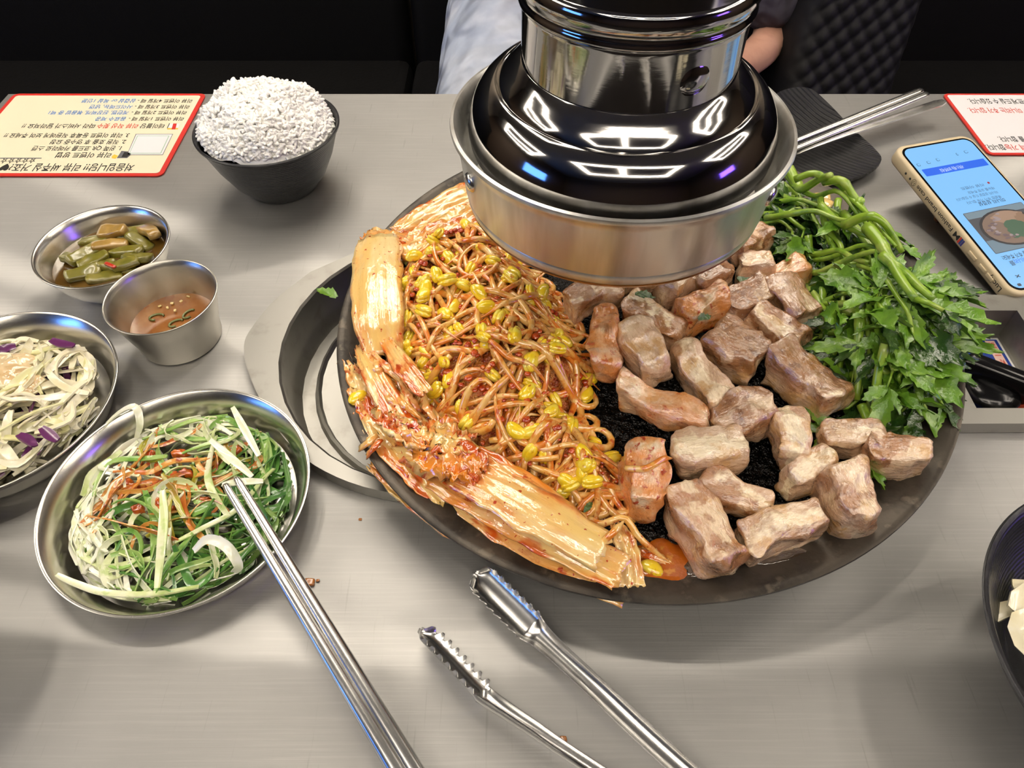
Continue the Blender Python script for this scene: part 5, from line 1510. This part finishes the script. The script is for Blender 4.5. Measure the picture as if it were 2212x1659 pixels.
# ---- rice bowl
RB = (-0.2011, 0.5380); RBR = 0.0587; RBH = 0.055
m_bowl = Mat('ribbed_black_bowl', (40, 40, 41), .34, spec=.55)
wv = m_bowl.n('ShaderNodeTexWave', wave_type='BANDS', bands_direction='Z'); wv.inputs['Scale'].default_value = 160; wv.inputs['Distortion'].default_value = 1.2
m_bowl.link(m_bowl.coord(rnd=False), wv.inputs['Vector']); m_bowl.bump(wv.outputs['Fac'], .35, .0006)
m_bowl.nbump(160, .25, .0006, stretch=(1, 1, .1))
bw = thing('rice_bowl', 'black ribbed bowl heaped with white rice', 'bowl', (*RB, 0.0003))
obj('bowl_body', mesh('bowl_body', *lathe([(0, .003), (.028, .003), (.029, 0), (.031, 0), (.032, .003), (.040, .012), (.049, .030), (.0555, .048), (.0575, .0525), (.0588, .0535), (.0590, .0548), (.0580, .0556), (.0568, .0552), (.0545, .048), (.046, .026), (.034, .008), (0, .006)], 112), sharp=55), m_bowl, bw)
m_rice = Mat('cooked_rice', (255, 253, 247), .35, coat=.2)
def rice_h(x, y):
    r = math.hypot(x, y) / .0555
    if r > 1: return .0515
    h = .0515 + .030 * (1 - r ** 3.2) ** .75
    h += .0075 * mn.noise(V((x * 42 + 3, y * 42, 3))) + .003 * mn.noise(V((x * 110, y * 110, 6)))
    return h - .006 * sstep((x - .02) / .03) + .004 * sstep((-x - .01) / .03) * (1 - r)
parts = []
grain = []
gr_f = []
for a in range(6):
    th = math.pi * a / 5
    for b in range(6):
        ph = 2 * math.pi * b / 6
        grain.append((math.cos(th) * .0036, math.sin(th) * math.cos(ph) * .00165, math.sin(th) * math.sin(ph) * .0015))
for a in range(5):
    for b in range(6):
        d = (b + 1) % 6; gr_f.append((a * 6 + b, a * 6 + d, (a + 1) * 6 + d, (a + 1) * 6 + b))
for i in range(4300):
    a = R.uniform(0, 6.283); r = .0528 * math.sqrt(R.random()); x, y = r * math.cos(a), r * math.sin(a)
    z = max(rice_h(x, y) - R.uniform(-.0012, .004), .0505 if r > .046 else 0)
    m = Matrix.Translation((RB[0] + x, RB[1] + y, z)) @ Matrix.Rotation(R.uniform(0, 6.28), 4, 'Z') @ Matrix.Rotation(R.gauss(0, .55), 4, 'Y') @ Matrix.Scale(R.uniform(.8, 1.15), 4)
    parts.append(([m @ V(g) for g in grain], gr_f))
gvs, gfs = [], []
for i in range(40):
    for j in range(40):
        x, y = -.054 + .108 * i / 39, -.054 + .108 * j / 39
        r = math.hypot(x, y)
        if r > .054: x, y = x * .054 / r, y * .054 / r
        gvs.append((RB[0] + x, RB[1] + y, rice_h(x, y) - .003))
for i in range(39):
    for j in range(39): gfs.append((i * 40 + j, (i + 1) * 40 + j, (i + 1) * 40 + j + 1, i * 40 + j + 1))
parts.append((gvs, gfs))
o = obj('steamed_rice', mesh('steamed_rice', *merge(parts)), m_rice); tag(o, 'heap of steamed white rice in the black bowl', 'rice', None, 'stuff')

# ---- black bowl at the right edge with cabbage left in it
BB = (0.3021, 0.1092)
b2 = thing('black_side_bowl', 'black ribbed bowl cut off by the right edge', 'bowl', (*BB, 0.0003))
obj('bowl_body', mesh('bowl_body', *lathe([(0, .004), (.040, .004), (.041, 0), (.045, 0), (.047, .004), (.062, .014), (.077, .034), (.085, .047), (.0868, .0488), (.0875, .0502), (.0866, .0512), (.0848, .0506), (.0820, .0465), (.0815, .045), (.073, .031), (.058, .012), (0, .008)], 128), sharp=50), m_bowl, b2)
for i in range(9):
    c = at(2232 + R.uniform(0, 45), 1350 + R.uniform(-40, 40), .024 + .001 * i)
    pts = [c + V((math.cos(i * 1.1 + t * .35) * .004 * t, math.sin(i * 1.1 + t * .35) * .004 * t, .001 * math.sin(t))) for t in range(6)]
    strand('lettuce_piece', pts, .010, .0012, m_cab, 'pale vegetable piece inside the black bowl at the right edge', 'vegetable', 'vegetable pieces in the right bowl', tw=.7)

# ---- curled black spoon dish behind the pan
m_ridge = Mat('ridged_black_dish', (34, 34, 35), .32, spec=.55)
wv = m_ridge.n('ShaderNodeTexWave', wave_type='BANDS', bands_direction='DIAGONAL'); wv.inputs['Scale'].default_value = 95; wv.inputs['Distortion'].default_value = 1.0; wv.inputs['Detail Scale'].default_value = 30
m_ridge.link(m_ridge.coord(rnd=False), wv.inputs['Vector']); m_ridge.bump(wv.outputs['Fac'], 1.0, .0014)
SDO = [(1745,190,.034),(1788,222,.022),(1838,274,.012),(1888,320,.010),(1904,345,.010),(1882,369,.009),(1830,389,.009),(1750,399,.009),(1690,393,.010),(1645,362,.014),(1632,300,.022),(1642,240,.032),(1685,198,.036)]
pts3 = [at(x, y, z) for x, y, z in SDO]; nO = len(pts3)
lp2 = []
for i in range(nO):
    q = [pts3[(i + k - 1) % nO] for k in range(4)]
    for s_ in range(6):
        t = s_ / 6
        lp2.append(0.5 * ((2 * q[1]) + (q[2] - q[0]) * t + (2 * q[0] - 5 * q[1] + 4 * q[2] - q[3]) * t * t + (3 * q[1] - q[0] - 3 * q[2] + q[3]) * t ** 3))
sdc = sum(lp2, V()) / len(lp2); sdc.z = 0.0
vs, fs = [], []; nl = len(lp2); rg_ = [0, .25, .5, .65, .8, .92, 1.0]
for s_ in (0, 1):
    for r in rg_:
        for q in lp2:
            xy = (q - sdc) * r
            vs.append(V((xy.x, xy.y, .0032 + (q.z - .0032) * max(0, r - .35) ** 1.8 / .65 ** 1.8 - .0028 * s_)))
M2 = nl * len(rg_)
for k in range(len(rg_) - 1):
    for i in range(nl):
        j = (i + 1) % nl; a, b, c, d = k * nl + i, (k + 1) * nl + i, (k + 1) * nl + j, k * nl + j
        fs.append((a, d, c, b)); fs.append((M2 + a, M2 + b, M2 + c, M2 + d))
k = len(rg_) - 1
for i in range(nl):
    j = (i + 1) % nl; fs.append((k * nl + i, k * nl + j, M2 + k * nl + j, M2 + k * nl + i))
o = obj('spoon_dish', mesh('spoon_dish', vs, fs, sharp=60), m_ridge, loc=(sdc.x, sdc.y, .0002))
tag(o, 'black ridged dish with a curled-up side behind the pan', 'dish')

def stick(name, p, q, r0, r1, label, cat, group, flat=.8, mat=None):
    pts = [p.lerp(q, t) for t in (0, .004, .02, .25, .5, .75, .97, .995, 1)]
    c = p.lerp(q, .5); rr = [r0 * .6, r0 * .9, r0, r0 + (r1 - r0) * .35, r0 + (r1 - r0) * .7, r1, r1, r1 * .85, r1 * .5]
    o = obj(name, mesh(name, *tube([x - c for x in pts], rr, 14, flat=flat), sharp=70), mat or m_steel, loc=c)
    return tag(o, label, cat, group)
# front chopsticks resting on the scallion dish
for (a, b, lab) in (((486, 1046), (855, 1659), 'left steel chopstick of the pair resting on the scallion dish'), ((510, 1032), (893, 1659), 'right steel chopstick of the pair resting on the scallion dish')):
    p, e = at(*a, .034), at(*b, .010)
    q = p + (e - p).normalized() * 0.235
    q.z = max(q.z, .0035)
    stick('chopstick', p, q, .0021, .0041, lab, 'chopstick', 'front pair of steel chopsticks')
# back chopsticks and spoon on the curled dish
for (a, b, lab) in (((1640, 335), (1992, 194), 'rear steel chopstick of the pair lying on the black dish'), ((1640, 352), (2004, 202), 'front steel chopstick of the pair lying on the black dish')):
    p, e = at(*a, .014), at(*b, .024)
    stick('chopstick', p, e, .0021, .0036, lab, 'chopstick', 'back pair of steel chopsticks', .6)
p, e = at(1722, 330, .012), at(2040, 218, .018)
sp = thing('spoon', 'steel soup spoon lying on the curled black dish', 'spoon', (0, 0, 0))
d = (e - p).normalized(); s_ = d.cross(V((0, 0, 1))).normalized()
hp = spline([p - d * .012 + V((0, 0, -.006)), p, p.lerp(e, .35) + V((0, 0, .002)), p.lerp(e, .75) + V((0, 0, .001)), e], 22)
ws = [.0055, .0045, .0042] + [.0042 + .0055 * sstep((i - 3) / 17) for i in range(3, 21)] + [.0055]
obj('spoon_handle', mesh('spoon_handle', *strip(hp, ws, .0016, 0, 0, -.12), sharp=50), m_steel, sp)
vs, fs = [], []
for s in (0, 1):
    for i in range(13):
        for j in range(9):
            u, v = 2 * i / 12 - 1, 2 * j / 8 - 1
            w = .020 * math.sqrt(max(0, 1 - u * u))
            q = p - d * (.012 + .027 * (1 - u)) + s_ * (v * w) + V((0, 0, -.004 - .006 * (1 - u * u) * (1 - v * v) - .001 * s))
            vs.append(q)
for i in range(12):
    for j in range(8):
        a, b, c, d2 = i * 9 + j, i * 9 + j + 1, (i + 1) * 9 + j + 1, (i + 1) * 9 + j
        fs.append((a, b, c, d2)); fs.append((117 + d2, 117 + c, 117 + b, 117 + a))
obj('spoon_bowl', mesh('spoon_bowl', vs, fs), m_steel, sp)

# ---- tongs
tg_ = thing('serving_tongs', 'long steel serving tongs with toothed tips lying at the front', 'tongs', (0, 0, 0))
joint = at(1985, 2105, .014)
def arm(tip, neck, mid, roll, zt):
    P = [at(*tip, zt), at(*neck, zt), at(*mid, .012), joint]
    head = (P[1] - P[0]); hl = head.length; dirh = head.normalized()
    path = [P[0].lerp(P[1], i / 33) for i in range(33)] + spline([P[1], P[1].lerp(P[2], .45), P[2], joint], 40)
    NP = len(path)
    L_ = [0.0]
    for i in range(1, NP): L_.append(L_[-1] + (path[i] - path[i - 1]).length)
    vs, fs = [], []; nc = 9; th = .0006
    rows = []
    for i, q in enumerate(path):
        t = (path[min(i + 1, NP - 1)] - path[max(i - 1, 0)]).normalized()
        sd = t.cross(V((0, 0, 1))).normalized(); up = sd.cross(t)
        in_head = i < 33
        f = sstep(L_[i] / .006)
        w = (.0060 * f + .001) if in_head else .0046 + .002 * math.exp(-(L_[i] - hl) / .006)
        depth = .0034 if in_head else .0052 * (1 - .3 * sstep((L_[i] - hl) / .05))
        row = []
        for k in range(nc):
            a = math.radians(-90 + 180 * k / (nc - 1))
            x, y = math.sin(a) * w, -math.cos(a) * depth
            if in_head and k in (0, nc - 1): y += .0016 * (1 if (i // 2) % 2 else -.5); x *= 1.12 if (i // 2) % 2 else 1.0
            x, y = x * math.cos(roll) - y * math.sin(roll), x * math.sin(roll) + y * math.cos(roll)
            row.append((q + sd * x + up * (y + .002), (sd * math.sin(a + roll) + up * -math.cos(a + roll))))
        rows.append(row)
    # denser rows on the head for the teeth
    for s in (1, 0):
        for row in rows:
            for p_, nr in row: vs.append(p_ + nr * th * s)
    N = NP * nc
    for i in range(NP - 1):
        for k in range(nc - 1):
            a, b, c, d = i * nc + k, i * nc + k + 1, (i + 1) * nc + k + 1, (i + 1) * nc + k
            fs.append((a, b, c, d)); fs.append((N + d, N + c, N + b, N + a))
        for k in (0, nc - 1):
            a, d = i * nc + k, (i + 1) * nc + k; fs.append((a, d, N + d, N + a))
    for i in (0, NP - 1):
        for k in range(nc - 1): fs.append((i * nc + k, i * nc + k + 1, N + i * nc + k + 1, N + i * nc + k))
    return obj('tong_arm', mesh('tong_arm', vs, fs, sharp=60), m_steel, tg_)
arm((1024, 1238), (1150, 1362), (1470, 1659), math.radians(-12), .016)
arm((912, 1356), (1046, 1496), (1285, 1659), math.radians(50), .012)

# ---- crumbs on the table
m_crumb = Mat('orange_crumb', (170, 104, 40), .3, coat=.5)
for i, (px, py, s, lab) in enumerate([(669, 1262, .0028, 'orange drop of sauce on the table beside the chopsticks'), (1216, 1598, .0018, 'small brown crumb between the tong arms'), (690, 1255, .001, 'tiny crumb on the table by the chopsticks'), (780, 1122, .001, 'dark speck on the table left of the pan')]):
    c = at(px, py, 0)
    tag(obj('crumb', mesh('crumb', *chunk(s * 2, s * 1.6, s * .8, 400 + i, 5, 5, 3, .4, amp=.25)), m_crumb, mtx=Matrix.Translation(c + V((0, 0, s * .4)))), lab, 'crumb')


# ---- bowl standing just outside the left edge of the photograph; its dim reflection reaches into it
lb = thing('black_side_bowl', 'black ribbed bowl just beyond the left edge of the table view', 'bowl', (at(-150, 1400).x - .062, at(-150, 1400).y, 0.0003))
obj('bowl_body', b2.children[0].data, None, lb)
